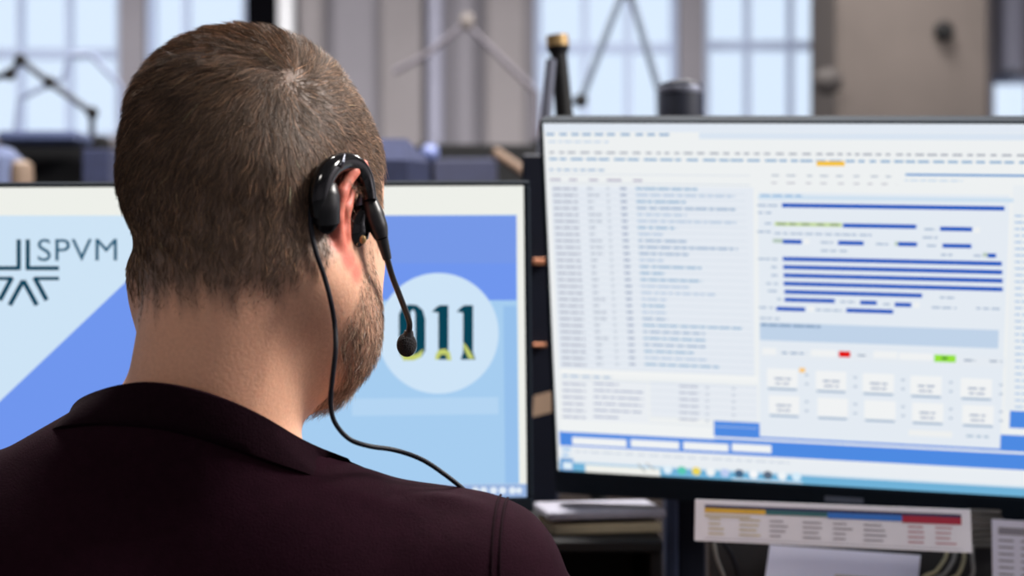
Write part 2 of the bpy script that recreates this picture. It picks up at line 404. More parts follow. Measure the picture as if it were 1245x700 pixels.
def nets(F, xs, ys, zs):
    s = F < 0
    c = [s[i:s.shape[0]-1+i, j:s.shape[1]-1+j, k:s.shape[2]-1+k] for i in (0, 1) for j in (0, 1) for k in (0, 1)]
    cnt = sum(a.astype(np.int8) for a in c); act = (cnt > 0) & (cnt < 8)
    I, J, K = np.nonzero(act); n = len(I)
    idx = np.full(act.shape, -1, np.int32); idx[I, J, K] = np.arange(n)
    acc = np.zeros((n, 3)); w = np.zeros(n)
    cor = [(i, j, k) for i in (0, 1) for j in (0, 1) for k in (0, 1)]
    val = {q: F[I+q[0], J+q[1], K+q[2]] for q in cor}
    pos = {q: np.stack([xs[I+q[0]], ys[J+q[1]], zs[K+q[2]]], 1) for q in cor}
    for a in cor:
        for ax in range(3):
            if a[ax]: continue
            b = list(a); b[ax] = 1; b = tuple(b)
            m = (val[a] < 0) != (val[b] < 0)
            t = np.where(m, val[a]/np.where(m, val[a]-val[b], 1), 0)[:, None]
            acc += m[:, None]*(pos[a]*(1-t)+pos[b]*t); w += m
    V = acc/w[:, None]; faces = []
    for ax in range(3):
        sl0 = [slice(None)]*3; sl1 = [slice(None)]*3; sl0[ax] = slice(0, -1); sl1[ax] = slice(1, None)
        a = s[tuple(sl0)]; b = s[tuple(sl1)]; e = a != b
        o1, o2 = [q for q in range(3) if q != ax]
        m = e.copy(); m_ = np.zeros_like(e); sl = [slice(None)]*3; sl[o1] = slice(1, -1); sl[o2] = slice(1, -1); m_[tuple(sl)] = True
        P = np.array(np.nonzero(m & m_)).T
        if not len(P): continue
        fl = a[tuple(P.T)]
        def g(d1, d2):
            q = P.copy(); q[:, o1] += d1; q[:, o2] += d2; return idx[tuple(q.T)]
        Q = np.stack([g(-1, -1), g(0, -1), g(0, 0), g(-1, 0)], 1)
        flip = fl if ax != 1 else ~fl
        Q[~flip] = Q[~flip][:, ::-1]; faces.append(Q)
    return V, np.concatenate(faces)
def sample(P, F=None):
    F = GF if F is None else F; P = np.asarray(P); r = []
    for g, k in zip((gx, gy, gz), range(3)):
        p = np.clip(P[:, k], g[0], g[-1]-1e-5); i = np.clip(np.searchsorted(g, p, side='right')-1, 0, len(g)-2); r.append((i, (p-g[i])/(g[i+1]-g[i])))
    (i, a), (j, b), (k, c) = r; out = 0
    for di, wa in ((0, 1-a), (1, a)):
        for dj, wb_ in ((0, 1-b), (1, b)):
            for dk, wc in ((0, 1-c), (1, c)): out = out+F[i+di, j+dj, k+dk]*wa*wb_*wc
    return out
def grad(P, h=.002):
    G = np.stack([sample(P+np.eye(3)[a]*h)-sample(P-np.eye(3)[a]*h) for a in range(3)], 1)
    return G/np.maximum(np.linalg.norm(G, axis=1, keepdims=True), 1e-9)
def smooth_v(V, Q, it=2, lam=.5):
    for _ in range(it):
        acc = np.zeros_like(V); n = np.zeros(len(V))
        for a, b in ((0, 1), (1, 2), (2, 3), (3, 0)):
            np.add.at(acc, Q[:, a], V[Q[:, b]]); np.add.at(n, Q[:, a], 1); np.add.at(acc, Q[:, b], V[Q[:, a]]); np.add.at(n, Q[:, b], 1)
        V = V+(acc/np.maximum(n, 1)[:, None]-V)*lam
    return V
def np_mesh(name, V, Q, m, parent=None, col=None, smooth=True, nv=4):
    me = bpy.data.meshes.new(name)
    off = Vector(parent.location) if parent is not None else Vector((0, 0, 0))
    V = np.asarray(V, np.float32)-np.array(off, np.float32)
    me.vertices.add(len(V)); me.vertices.foreach_set('co', V.ravel())
    me.loops.add(Q.size); me.loops.foreach_set('vertex_index', Q.astype(np.int32).ravel())
    me.polygons.add(len(Q)); me.polygons.foreach_set('loop_start', np.arange(0, Q.size, nv, dtype=np.int32))
    me.update(calc_edges=True)
    me.polygons.foreach_set('use_smooth', np.full(len(Q), smooth))
    if col is not None:
        a = me.color_attributes.new('tint', 'FLOAT_COLOR', 'POINT')
        a.data.foreach_set('color', np.concatenate([col, np.ones((len(col), 1))], 1).astype(np.float32).ravel())
    me.materials.append(m)
    o = bpy.data.objects.new(name, me); C.objects.link(o)
    if parent is not None: o.parent = parent
    return o
def attr_mat(name, rough, spec=.5, sss=0., bump=0., bscale=300, trans=0.):
    m = bpy.data.materials.new(name); m.use_nodes = True; nt = m.node_tree; p = nt.nodes['Principled BSDF']
    a = nt.nodes.new('ShaderNodeAttribute'); a.attribute_name = 'tint'
    n = nt.nodes.new('ShaderNodeTexNoise'); n.inputs['Scale'].default_value = bscale; n.inputs['Detail'].default_value = 4
    tc = nt.nodes.new('ShaderNodeTexCoord'); nt.links.new(tc.outputs['Object'], n.inputs['Vector'])
    mr = nt.nodes.new('ShaderNodeMapRange'); mr.inputs['To Min'].default_value = .86; mr.inputs['To Max'].default_value = 1.14
    nt.links.new(n.outputs['Fac'], mr.inputs['Value'])
    mx = nt.nodes.new('ShaderNodeVectorMath'); mx.operation = 'SCALE'
    nt.links.new(a.outputs['Color'], mx.inputs[0]); nt.links.new(mr.outputs[0], mx.inputs['Scale']); nt.links.new(mx.outputs[0], p.inputs['Base Color'])
    p.inputs['Roughness'].default_value = rough; p.inputs['Specular IOR Level'].default_value = spec
    if sss:
        p.inputs['Subsurface Weight'].default_value = sss; p.inputs['Subsurface Radius'].default_value = (1, .35, .2); p.inputs['Subsurface Scale'].default_value = .006
    if bump:
        b = nt.nodes.new('ShaderNodeBump'); b.inputs['Strength'].default_value = bump; b.inputs['Distance'].default_value = .001
        nt.links.new(n.outputs['Fac'], b.inputs['Height']); nt.links.new(b.outputs[0], p.inputs['Normal'])
    if trans:
        t = nt.nodes.new('ShaderNodeBsdfTranslucent'); g = nt.nodes.new('ShaderNodeVectorMath'); g.operation = 'MULTIPLY'; g.inputs[1].default_value = (2.0, 1.95, 1.8)
        x = nt.nodes.new('ShaderNodeMixShader'); x.inputs[0].default_value = trans
        nt.links.new(a.outputs['Color'], g.inputs[0]); nt.links.new(g.outputs[0], t.inputs[0])
        nt.links.new(p.outputs[0], x.inputs[1]); nt.links.new(t.outputs[0], x.inputs[2]); nt.links.new(x.outputs[0], nt.nodes['Material Output'].inputs[0])
    return m

BV, BQ = nets(GF, gx, gy, gz); BV = smooth_v(BV, BQ, 2, .5)
BN = grad(BV)
L = (BV-HC) @ RH                              # head-local coordinates of every vertex
lx, ly, lz = L.T
def sstep(a, b, x): t = np.clip((x-a)/(b-a), 0, 1); return t*t*(3-2*t)
def hairmask(l):
    x, y, z = l.T; ax = np.abs(x)
    # lower hairline: nape low at the back, over the ears at the side, temple and brow in front
    ang = np.degrees(np.arctan2(ax, -y))        # 0 at the back, 90 beside the ear, 180 at the face
    low = np.interp(ang, [0, 18, 38, 60, 78, 88, 104, 112, 122, 140, 160, 180], [-.066, -.066, -.064, -.052, -.020, .022, .012, -.01, .03, .055, .078, .082])
    z = z+.004*np.sin(x*260)+.003*np.sin(x*610+1); return sstep(-.010, .022, z-low)
def beardmask(l):
    x, y, z = l.T; ax = np.abs(x)
    up = np.interp(y, [-.01, .015, .03, .05, .07, .095, .12], [-.026, -.006, -.028, -.048, -.056, -.046, -.046])
    lo = np.interp(y, [-.01, .0, .02, .06, .1], [-.062, -.070, -.090, -.112, -.118])
    m = sstep(-.004, .006, up-z)*sstep(-.004, .006, z-lo)*sstep(-.006, .006, y-.004+(z+.05)*-.12)
    burn = sstep(.0, .004, y-.011)*sstep(.026, .02, y)*sstep(.02, .01, z)*sstep(-.03, -.02, z)*(ax > .05)
    return np.clip(m+burn*.6, 0, 1)
# distance to the ears, for redness and to keep hair off them
def eardist(P):
    d = np.full(len(P), 9.0)
    for s in (-1, 1):
        for h in HEL+[(-.013, .004, 0), (-.006, .0, 0), (-.018, .012, 0), (-.016, -.008, 0)]:
            d = np.minimum(d, np.linalg.norm(P-np.array(ear(*h, s)), axis=1))
    return d
hd = np.linalg.norm(L*[1, 1, .8], axis=1) < .16
ED = np.full(len(L), 9.0); ED[hd] = eardist(L[hd])
onear = sstep(.012, .007, ED)*(np.abs(lx) > .073)
skin = np.array([.61, .335, .22]); col = np.tile(skin, (len(BV), 1))
hm = np.zeros(len(BV)); bm = np.zeros(len(BV)); hm[hd] = hairmask(L[hd]); bm[hd] = beardmask(L[hd])
hm *= (1-onear)*(lz > -.085); bm *= (1-onear)
nape = sstep(-.03, -.08, lz)*sstep(.01, -.04, ly)
col = col*(1-.12*nape[:, None])+np.array([.62, .24, .14])*.12*nape[:, None]
scalp = np.array([.11, .07, .05])
hk = (hm*.93)[:, None]; col = col*(1-hk)+scalp*hk
bk = (bm*.28)[:, None]; col = col*(1-bk)+np.array([.20, .13, .09])*bk
ek = (onear*.75)[:, None]; col = col*(1-ek)+np.array([.52, .095, .07])*ek
lips = (np.abs(lz+.062) < .011)*(ly > .088)*(np.abs(lx) < .023)*hd
col[lips] = (.5, .2, .17)
M_skin = attr_mat('skin', .5, .4, sss=.25, bump=.25, bscale=420)
PX, PY = HC[0], HC[1]
person = empty('person', (TC[0], TC[1], 0.0), 'person with short brown hair and beard in a dark maroon t-shirt, seen from behind', 'person')
body = np_mesh('body', BV, BQ, M_skin, person, col)

# eyes
eye = mat('eyeball', (232, 228, 222), .15, var=.02); iris = mat('iris', (60, 70, 70), .1)
for s in (-1, 1):
    e = MB().ball(hw((s*.031, .0815, .0135)), (.0122,)*3).build('eye', eye, person, smooth=True)
    MB().ball(hw((s*.031, .0890, .0135)), (.0058, .0058, .0058)).build('iris', iris, e, smooth=True) if False else None

# ---- strands (hair, beard, brows) grown from the skin
tri = np.concatenate([BQ[:, [0, 1, 2]], BQ[:, [0, 2, 3]]])
def grow(name, mask, N, length, lift, direction, rad, colf, m, extra_curl=.0):
    w = mask[tri].mean(1); keep = w > .02; T = tri[keep]; w = w[keep]
    A, B, D = BV[T[:, 0]], BV[T[:, 1]], BV[T[:, 2]]
    ar = np.linalg.norm(np.cross(B-A, D-A), axis=1)*w; cdf = np.cumsum(ar)/ar.sum()
    i = np.searchsorted(cdf, rng.random(N)); u = rng.random((N, 2)); f = u.sum(1) > 1; u[f] = 1-u[f]
    P = A[i]+(B-A)[i]*u[:, :1]+(D-A)[i]*u[:, 1:]
    nrm = BN[T[i, 0]]; l = (P-HC) @ RH
    d = direction(l, P, nrm)+rng.normal(0, .15, (N, 3))
    d -= nrm*(d*nrm).sum(1, keepdims=True); d /= np.linalg.norm(d, axis=1, keepdims=True)+1e-9
    ln = length(l)*rng.uniform(.7, 1.15, N); lf = lift(l)*rng.uniform(.6, 1.4, N)
    K = 4; rings = []; pos = P-nrm*.0005; r0 = rad*rng.uniform(.8, 1.2, N)
    side = np.cross(d, nrm); cur = rng.normal(0, extra_curl+.12, N)
    for k in range(K):
        t = k/(K-1); a = lf*(1-.75*t)
        dirv = d*np.cos(a)[:, None]+nrm*np.sin(a)[:, None]+side*(cur*t)[:, None]
        dirv /= np.linalg.norm(dirv, axis=1, keepdims=True)
        if k: pos = pos+dirv*(ln/(K-1))[:, None]
        b1 = np.cross(dirv, nrm); b1 /= np.linalg.norm(b1, axis=1, keepdims=True)+1e-9; b2 = np.cross(b1, dirv)
        rr = (r0*(1-.85*t**1.6))[:, None]
        rings.append(np.stack([pos+b1*rr, pos-b1*rr*.5+b2*rr*.87, pos-b1*rr*.5-b2*rr*.87], 1))
    V = np.stack(rings, 1).reshape(-1, 3)
    base = (np.arange(N)*K*3)[:, None]; q = []
    for k in range(K-1):
        for a in range(3):
            b = (a+1) % 3; q.append(base+np.array([[k*3+a, k*3+b, (k+1)*3+b, (k+1)*3+a]]))
    Q = np.stack(q, 1).reshape(-1, 4)
    c = np.repeat(colf(l, N), K*3, axis=0)
    return np_mesh(name, V, Q, m, person, c)
WH = np.array([.060, -.054, .080])
def hdir(l, P, nrm):
    v = l-WH; r = np.linalg.norm(v, axis=1, keepdims=True); v = v/(r+1e-6)
    nl = nrm @ RH; sw = np.cross(nl, v)
    d = v+sw*(.9*np.exp(-r/.03)+.15)+rng.normal(0, 1, v.shape)*1.1*np.exp(-r/.013)
    dn = sstep(.03, -.04, l[:, 2])[:, None]; d = d*(1-dn)+np.array([0, -.15, -1])*dn
    fr = sstep(.0, .05, l[:, 1])[:, None]*sstep(.05, .1, l[:, 2])[:, None]; d = d+fr*np.array([0, .6, 0])
    clump = np.stack([np.sin(l[:, 2]*300+l[:, 0]*210), np.sin(l[:, 0]*280+l[:, 1]*200), np.sin(l[:, 1]*290+l[:, 2]*230)], 1)*.34
    return (d+clump) @ RH.T
def hlen(l): return np.interp(l[:, 2], [-.06, -.03, .01, .05, .09], [.005, .009, .012, .015, .016])*np.where(np.abs(l[:, 0]) > .066, .7, 1)
def hlift(l): return np.interp(l[:, 2], [-.04, .05, .12], [.24, .26, .36])
def hcol(l, N):
    b = np.array([.125, .083, .058])*rng.lognormal(0, .5, N)[:, None]
    g = (rng.random(N) < .22)[:, None]; b = np.where(g, b*np.array([2.2, 2.0, 1.75]), b)
    return np.clip(b, 0, .8)
def bdir(l, P, nrm): return np.stack([l[:, 0]*0, .25+l[:, 0]*0, -1+l[:, 0]*0], 1) @ RH.T
def blen(l): return np.interp(l[:, 2], [-.12, -.08, -.04, .0], [.013, .010, .006, .003])
def blift(l): return np.interp(l[:, 2], [-.12, -.04], [.75, .45])
def bcol(l, N):
    b = np.array([.20, .14, .105])*rng.lognormal(0, .6, N)[:, None]
    g = (rng.random(N) < .3)[:, None]; return np.clip(np.where(g, b*2.3, b), 0, .85)
M_hair = attr_mat('hair', .5, .35, bscale=60, trans=.2); 
dens = np.where(lz < -.03, .6, 1.0)
hair = grow('hair', hm*dens, 56000, hlen, hlift, hdir, .00017, hcol, M_hair)
hair['label'] = 'short-cropped brown hair'
beard = grow('beard', bm, 9000, blen, blift, bdir, .00013, bcol, M_hair, .35)
beard['label'] = 'short reddish-brown beard'
brow = ((np.abs(lz-.037) < .004)*(ly > .07)*(np.abs(lx) > .01)*(np.abs(lx) < .05)).astype(float)*hd
grow('eyebrows', brow, 900, lambda l: np.full(len(l), .007), lambda l: np.full(len(l), .3), lambda l, P, n: np.stack([np.sign(l[:, 0]), l[:, 0]*0, .2+l[:, 0]*0], 1) @ RH.T, .0001, hcol, M_hair)

# ---- clothes: shells that follow the body
GX, GY, GZ = gx[:, None, None], gy[None, :, None], gz[None, None, :]
TX = (GX-TC[0])*RT[0, 0]+(GY-TC[1])*RT[1, 0]+0*GZ; TY = (GX-TC[0])*RT[0, 1]+(GY-TC[1])*RT[1, 1]+0*GZ; TZ = GZ-TC[2]
def collar_z(tx, ty): return .0215-.50*(ty+.06)-.16*tx
COL_TOP = lambda tx, ty, tz: tz-collar_z(tx, ty)
def shell(name, off, region, m, parent, thick=.0022, disp=None):
    F = GF-off
    if disp is not None: F = F-disp
    F2 = np.maximum(F, region).astype(np.float32)
    V, Q = nets(F2, gx, gy, gz)
    fc = V[Q].mean(1); inner = sample(fc, F.astype(np.float32)) < -.003
    Q = Q[~inner]; used = np.unique(Q); mp = np.full(len(V), -1); mp[used] = np.arange(len(used)); V = V[used]; Q = mp[Q]
    V = smooth_v(V, Q, 4, .5)
    o = np_mesh(name, V, Q, m, parent)
    md = o.modifiers.new('cloth_thickness', 'SOLIDIFY'); md.thickness = thick; md.offset = -1
    return o
def fold(a, b, w, h):                         # soft crease from torso point a to b
    a = np.array(a); b = np.array(b); d = b-a; Ld = d @ d
    t = np.clip(((TX-a[0])*d[0]+(TY-a[1])*d[1]+(TZ-a[2])*d[2])/Ld, 0, 1)
    r2 = (TX-a[0]-t*d[0])**2+(TY-a[1]-t*d[1])**2+(TZ-a[2]-t*d[2])**2
    return (h*np.exp(-r2/(w*w))*np.sin(np.pi*(.12+.8*t))).astype(np.float32)
FO = fold((.05, -.075, .005), (.15, -.05, -.035), .010, .005)+fold((.09, -.05, .015), (.19, -.03, -.05), .007, .005)+fold((-.05, -.07, .03), (-.11, -.03, .03), .008, .005)
FO = FO+fold((.16, -.06, -.06), (.10, -.10, -.16), .012, .004)+fold((.18, -.07, -.10), (.12, -.10, -.2), .012, .004)+fold((-.16, -.07, -.08), (-.1, -.1, -.18), .014, .004)
sleeve = np.where(np.abs(TX) > .165, -(TZ+.215), -1.0)
reg_shirt = np.maximum(np.maximum(COL_TOP(TX, TY, TZ), -(TZ+.53)), sleeve)
reg_shirt = np.maximum(reg_shirt, np.where((TY > .18), TY-.18, -1))
M_shirt = mat('maroon_jersey', (27, 9, 18), .9, var=.12, scale=120, bump=.35, bscale=900, spec=.04)
shirt = shell('t_shirt', .009, reg_shirt, M_shirt, person, disp=FO)
shirt['label'] = 'dark maroon crew-neck t-shirt'
M_tr = mat('dark_trousers', (26, 28, 38), .9, var=.1, bump=.3)
reg_tr = np.maximum(np.maximum(TZ+.44, -(TZ+.97)), np.where(TZ > -.5, np.maximum(TY-.30, np.abs(TX)-.20), -1))
shell('trousers', .014, reg_tr, M_tr, person)
reg_sh = TZ+.985
shell('shoe', .006, np.maximum(reg_sh, TX), M_black, person); shell('shoe', .006, np.maximum(reg_sh, -TX), M_black, person)

_rk = {}
def ringk(ang):
    if ang not in _rk:
        rs = np.arange(.02, .16, .0008); dx, dy = math.sin(ang), -math.cos(ang)
        _rk[ang] = int(np.argmax(sample(np.array([tw((q*dx, q*dy, collar_z(q*dx, q*dy))) for q in rs])) > .0095))
    return _rk[ang]
def ringpt(ang, drop, off, zofs=None):        # point on the collar loop
    c = np.array((0, 0.0)); dx, dy = math.sin(ang), -math.cos(ang); lo = None
    rs = np.arange(.02, .16, .0008); P = []
    for r in rs:
        tx, ty = r*dx, r*dy+.0; P.append(tw((tx, ty, collar_z(tx, ty)-drop)))
    P = np.array(P); f = sample(P)-off
    k = int(np.argmax(f > 0))
    if drop > 0: k = min(k, ringk(ang)+int(drop*.8/.0008))
    return P[k]
NR = 96
def loop(drop, off):
    A_ = np.array([ringpt(2*math.pi*k/NR, drop, off) for k in range(NR)])
    for _ in range(3): A_ = (np.roll(A_, 1, 0)+np.roll(A_, -1, 0)+2*A_)/4
    return A_
prof = [(-.001, .0045), (-.003, .0085), (-.001, .0115), (.006, .0125), (.020, .0125), (.0245, .0115), (.0255, .009)]
V = np.concatenate([loop(d, o_) for d, o_ in prof]); Q = []
for i in range(len(prof)-1):
    for k in range(NR): k2 = (k+1) % NR; Q.append((i*NR+k, (i+1)*NR+k, (i+1)*NR+k2, i*NR+k2))
cmb = MB(); cmb.add(V, Q); M_col = mat('ribbed_collar', (22, 8, 15), .9, var=.12, scale=200, bump=.3, spec=.04)
col_o = cmb.build('collar', M_col, None, smooth=True); col_o.data.transform(Matrix.Translation(-Vector(person.location)))
col_o.parent = shirt
# raised armhole seams (double stitched) and collar seam
def surf_line(pts, off):
    out = []
    for p in pts:
        p = np.array(tw(p), float)[None]
        for _ in range(24):
            f = sample(p, SF)[0]-off; g = grad_s(p); g = g-(g @ RT[:, :1])*RT[:, 0]; p = p-g*f*.8
        out.append(p[0])
    return out
SF = (GF-FO-.009).astype(np.float32)
def grad_s(P, h=.003):
    G = np.stack([sample(P+np.eye(3)[a]*h, SF)-sample(P-np.eye(3)[a]*h, SF) for a in range(3)], 1)
    return G/np.maximum(np.linalg.norm(G, axis=1, keepdims=True), 1e-9)
for s in (1, -1):
    for dx in (0, .0045):
        arc = []
        for k in range(8):
            a = math.radians(-95+k*11.5)         # behind, over the top, to the front
            arc.append((s*(.200+dx-.008*math.sin(math.radians(k*7.5))), .10*math.sin(a)+.02, -.10+.12*math.cos(a)))
        sl = surf_line(arc, .0001)
        b = MB().tube(sl, .0009, 8, 2).build('armhole_seam', M_col, None, smooth=True); b.data.transform(Matrix.Translation(-Vector(person.location))); b.parent = shirt
# ------------------------------------------------------------------ headset
hs = empty('headset', at(400, 250, 1.03), 'glossy black over-ear headset with boom microphone on the right ear', 'headset')
EY = hw((.09, 0, 0))[1]
def E(px, py, dy=0.0): return at(px, py, EY+dy)
def S_(px, py, lift):                         # point resting 'lift' above the skin along a sight line
    Ys = np.arange(.90, 1.13, .0006); P = np.array([at(px, py, y) for y in Ys]); f = sample(P, GH)
    k = int(np.argmax(f < lift)) if (f < lift).any() else int(np.argmin(f))
    return at(px, py, Ys[k])
MB().tube([S_(389, 262, .006), S_(388, 240, .007), S_(393, 218, .007), S_(404, 203, .007), S_(420, 197, .007), S_(434, 202, .008), S_(443, 215, .009), S_(448, 232, .010), S_(450, 244, .011)],
          [.0060, .0068, .0070, .0066, .0062, .0060, .0054, .0046, .0040], 24, 6).build('ear_hook', M_gloss, hs, smooth=True)
MB().tube([S_(397, 273, .006), S_(397, 271, .006), S_(396, 252, .008), S_(398, 234, .008), S_(402, 222, .008)], [.004, .0084, .0090, .0080, .004], 24, 5).build('battery_pod', M_satin, hs, smooth=True)
MB().tube([S_(419, 188, .011), S_(417, 197, .0155), S_(414, 207, .011)], [.0006, .0009, .0006], 8, 4).build('pod_joint', M_grey, hs, smooth=True)
hy = hw((.088, .008, -.01))[1]
F_ = lambda x, y, d=0: at(x, y, hy+d)
MB().tube([F_(441, 236), F_(438, 248), F_(437, 256)], [.0028, .0030, .0036], 12, 4).build('hinge', M_grey, hs, smooth=True)
sp = MB().tube([F_(442, 250), F_(439, 258), F_(433, 272), F_(432, 284), F_(435, 295), F_(438, 300)], [.003, .0062, .0092, .0096, .0074, .002], 24, 5).build('earpiece', M_gloss, hs, smooth=True)
MB().ball(F_(424, 274, .003), (.007, .006, .008)).build('ear_cushion', M_foam, sp, smooth=True)
MB().ball(F_(441, 291, -.007), (.0022, .0014, .0028)).build('earpiece_button', M_brass, sp, smooth=True)
bo = MB().tube([F_(447, 232), F_(449, 243), F_(454, 260), F_(460, 277), F_(464, 290)], [.0040, .0052, .0066, .0062, .0042], 20, 5).build('boom_base', M_satin, hs, smooth=True)
MB().tube([F_(464, 289), F_(467, 300, .002), F_(471, 315, .004)], [.0042, .0036, .0028], 14, 4).build('strain_relief', M_satin, bo, smooth=True)
MB().tube([F_(470, 312, .004), F_(477, 336, .016), F_(487, 362, .031), F_(496, 386, .044), F_(498, 396, .048), F_(496, 408, .051)], [.0021, .0020, .0020, .0020, .0020, .0021], 12, 6).build('boom', M_satin, hs, smooth=True)
mc = MB().ball(F_(494.5, 419, .052), (.0068, .006, .0082)).build('microphone', M_foam, hs, smooth=True)
MB().tube([F_(497, 402, .051), F_(496, 414, .052)], [.003, .0046], 14, 2).build('microphone_collar', M_satin, mc, smooth=True)
sh_y = S_(545, 600, .01).y
cp = [S_(383, 236, .006), S_(378, 252, .004), S_(378, 275, .003), S_(384, 306, .003), S_(394, 335, .003), S_(402, 365, .008), S_(407, 395, .012)]
y0_ = cp[-1].y
cp += [at(408, 425, y0_-.004), at(404, 462, y0_-.004), at(402, 490, y0_-.002), at(407, 513, y0_), at(424, 533, y0_+.004), at(448, 542, y0_+.008), at(480, 547, sh_y+.012), at(512, 558, sh_y+.014), at(540, 576, sh_y+.014), at(566, 597, sh_y+.02), at(584, 616, sh_y+.035)]
MB().tube(cp, .00155, 12, 8).build('cable', M_cable, hs, smooth=True)

# ------------------------------------------------------------------ monitors
def Rm(y, p, r):
    return Matrix.Rotation(math.radians(y), 4, 'Z') @ Matrix.Rotation(math.radians(p), 4, 'X') @ Matrix.Rotation(math.radians(r), 4, 'Y')
class Screen:
    """a panel: local x right, z up, -y towards the viewer"""
    def __init__(s, loc, rot, W, H):
        s.M = Matrix.Translation(Vector(loc)+Vector((0, 0, CZ))) @ Rm(*rot); s.W, s.H = W, H; s.I = s.M.inverted(); s.mb = MB()
    def uv(s, px, py):                        # where a sight line meets the panel
        o = s.I @ Vector((0, 0, CZ)); d = s.I.to_3x3() @ Vector(((px-622.5)/FPX, 1, (350-py)/FPX)); t = -o.y/d.y; p = o+d*t
        return p.x, p.z
    def poly(s, pts, col, layer=1, e=1.0):
        W2, H2 = s.W/2, s.H/2
        v = [s.M @ Vector((min(max(x, -W2), W2), -.0002*layer, min(max(z, -H2), H2))) for x, z in pts]
        s.mb.add(v, [tuple(range(len(v)))], emis(col, e))
    def rect(s, x0, z0, x1, z1, col, layer=1): s.poly([(x0, z0), (x1, z0), (x1, z1), (x0, z1)], col, layer)
    def R(s, px0, py0, px1, h, col, layer=3):  # bar: left middle point, right end, height in photo pixels
        x0, z = s.uv(px0, py0); x1, _ = s.uv(px1, py0+(px1-px0)*.03); hh = h*.00039*(s.H/.372 if s.W > .6 else .95)
        s.rect(x0, z-hh, x1, z+hh, col, layer)
    def B(s, px0, py0, px1, py1, col, layer=2):  # box by its top-left and bottom-left corners
        x0, z0 = s.uv(px0, py0); _, z1 = s.uv(px0, py1); x1, _ = s.uv(px1, py0)
        s.rect(x0, z1, x1, z0, col, layer)
    def words(s, px0, py, px1, h, col, layer=3, wl=(4, 12), gap=(2, 4), fill=1.0):
        x = px0
        while x < px1:
            w = random.uniform(*wl)
            if random.random() < fill: s.R(x, py+(x-px0)*.0, min(x+w, px1), h, col, layer) if False else s._w(px0, py, x, min(x+w, px1), h, col, layer)
            x += w+random.uniform(*gap)
    def _w(s, px0, py, xa, xb, h, col, layer):
        _, z = s.uv(px0, py); x0, _ = s.uv(xa, py+(xa-px0)*.03); x1, _ = s.uv(xb, py+(xb-px0)*.03); hh = h*.00039
        s.rect(x0, z-hh, x1, z+hh, col, layer)
    def line(s, a, b, w, col, layer=4):
        x0, z0 = s.uv(*a); x1, z1 = s.uv(*b); d = Vector((x1-x0, z1-z0)); n = Vector((-d.y, d.x)).normalized()*w*.00039
        s.poly([(x0+n.x, z0+n.y), (x1+n.x, z1+n.y), (x1-n.x, z1-n.y), (x0-n.x, z0-n.y)], col, layer)
def text_mesh(body, size, cx):
    cu = bpy.data.curves.new('t', 'FONT'); cu.body = body; cu.size = size; cu.resolution_u = 6; cu.space_character = cx
    o = bpy.data.objects.new('t', cu); C.objects.link(o)
    dg = bpy.context.evaluated_depsgraph_get(); me = o.evaluated_get(dg).to_mesh()
    v = [tuple(p.co) for p in me.vertices]; f = [tuple(p.vertices) for p in me.polygons]
    bpy.data.objects.remove(o); return v, f

def monitor(S, label, bez, base_xy, bb):
    t = empty('monitor', (base_xy[0], base_xy[1], .74), label, 'monitor')
    W2, H2 = S.W/2, S.H/2; M = S.M
    b = MB()
    b.box((-W2-bez, -.004, H2), (W2+bez, .022, H2+bez*.8), M, .002); b.box((-W2-bez, -.004, -H2-bb), (W2+bez, .022, -H2), M, .002)
    b.box((-W2-bez, -.004, -H2), (-W2, .022, H2), M, .0015); b.box((W2, -.004, -H2), (W2+bez, .022, H2), M, .0015)
    b.build('bezel', M_bezel, t)
    MB().box((-W2-bez*.6, .021, -H2-bb*.8), (W2+bez*.6, .034, H2+bez*.5), M, .006).box((-W2*.6, .03, -H2*.7), (W2*.6, .062, H2*.6), M, .015).build('housing', M_black, t)
    c = M @ Vector((0, .06, 0)); bx, by = base_xy
    MB().box((bx-.035, by-.012, .75), (bx+.035, by+.012, c.z+.05), None, .006).box((min(bx, c.x)-.03, min(c.y, by)-.005, c.z-.04), (max(bx, c.x)+.03, max(by, c.y)+.012, c.z+.04), None, .006).build('stand_neck', M_navy, t)
    MB().box((bx-.14, by-.10, .74), (bx+.14, by+.10, .752), None, .005).build('stand_base', M_navy, t)
    return t
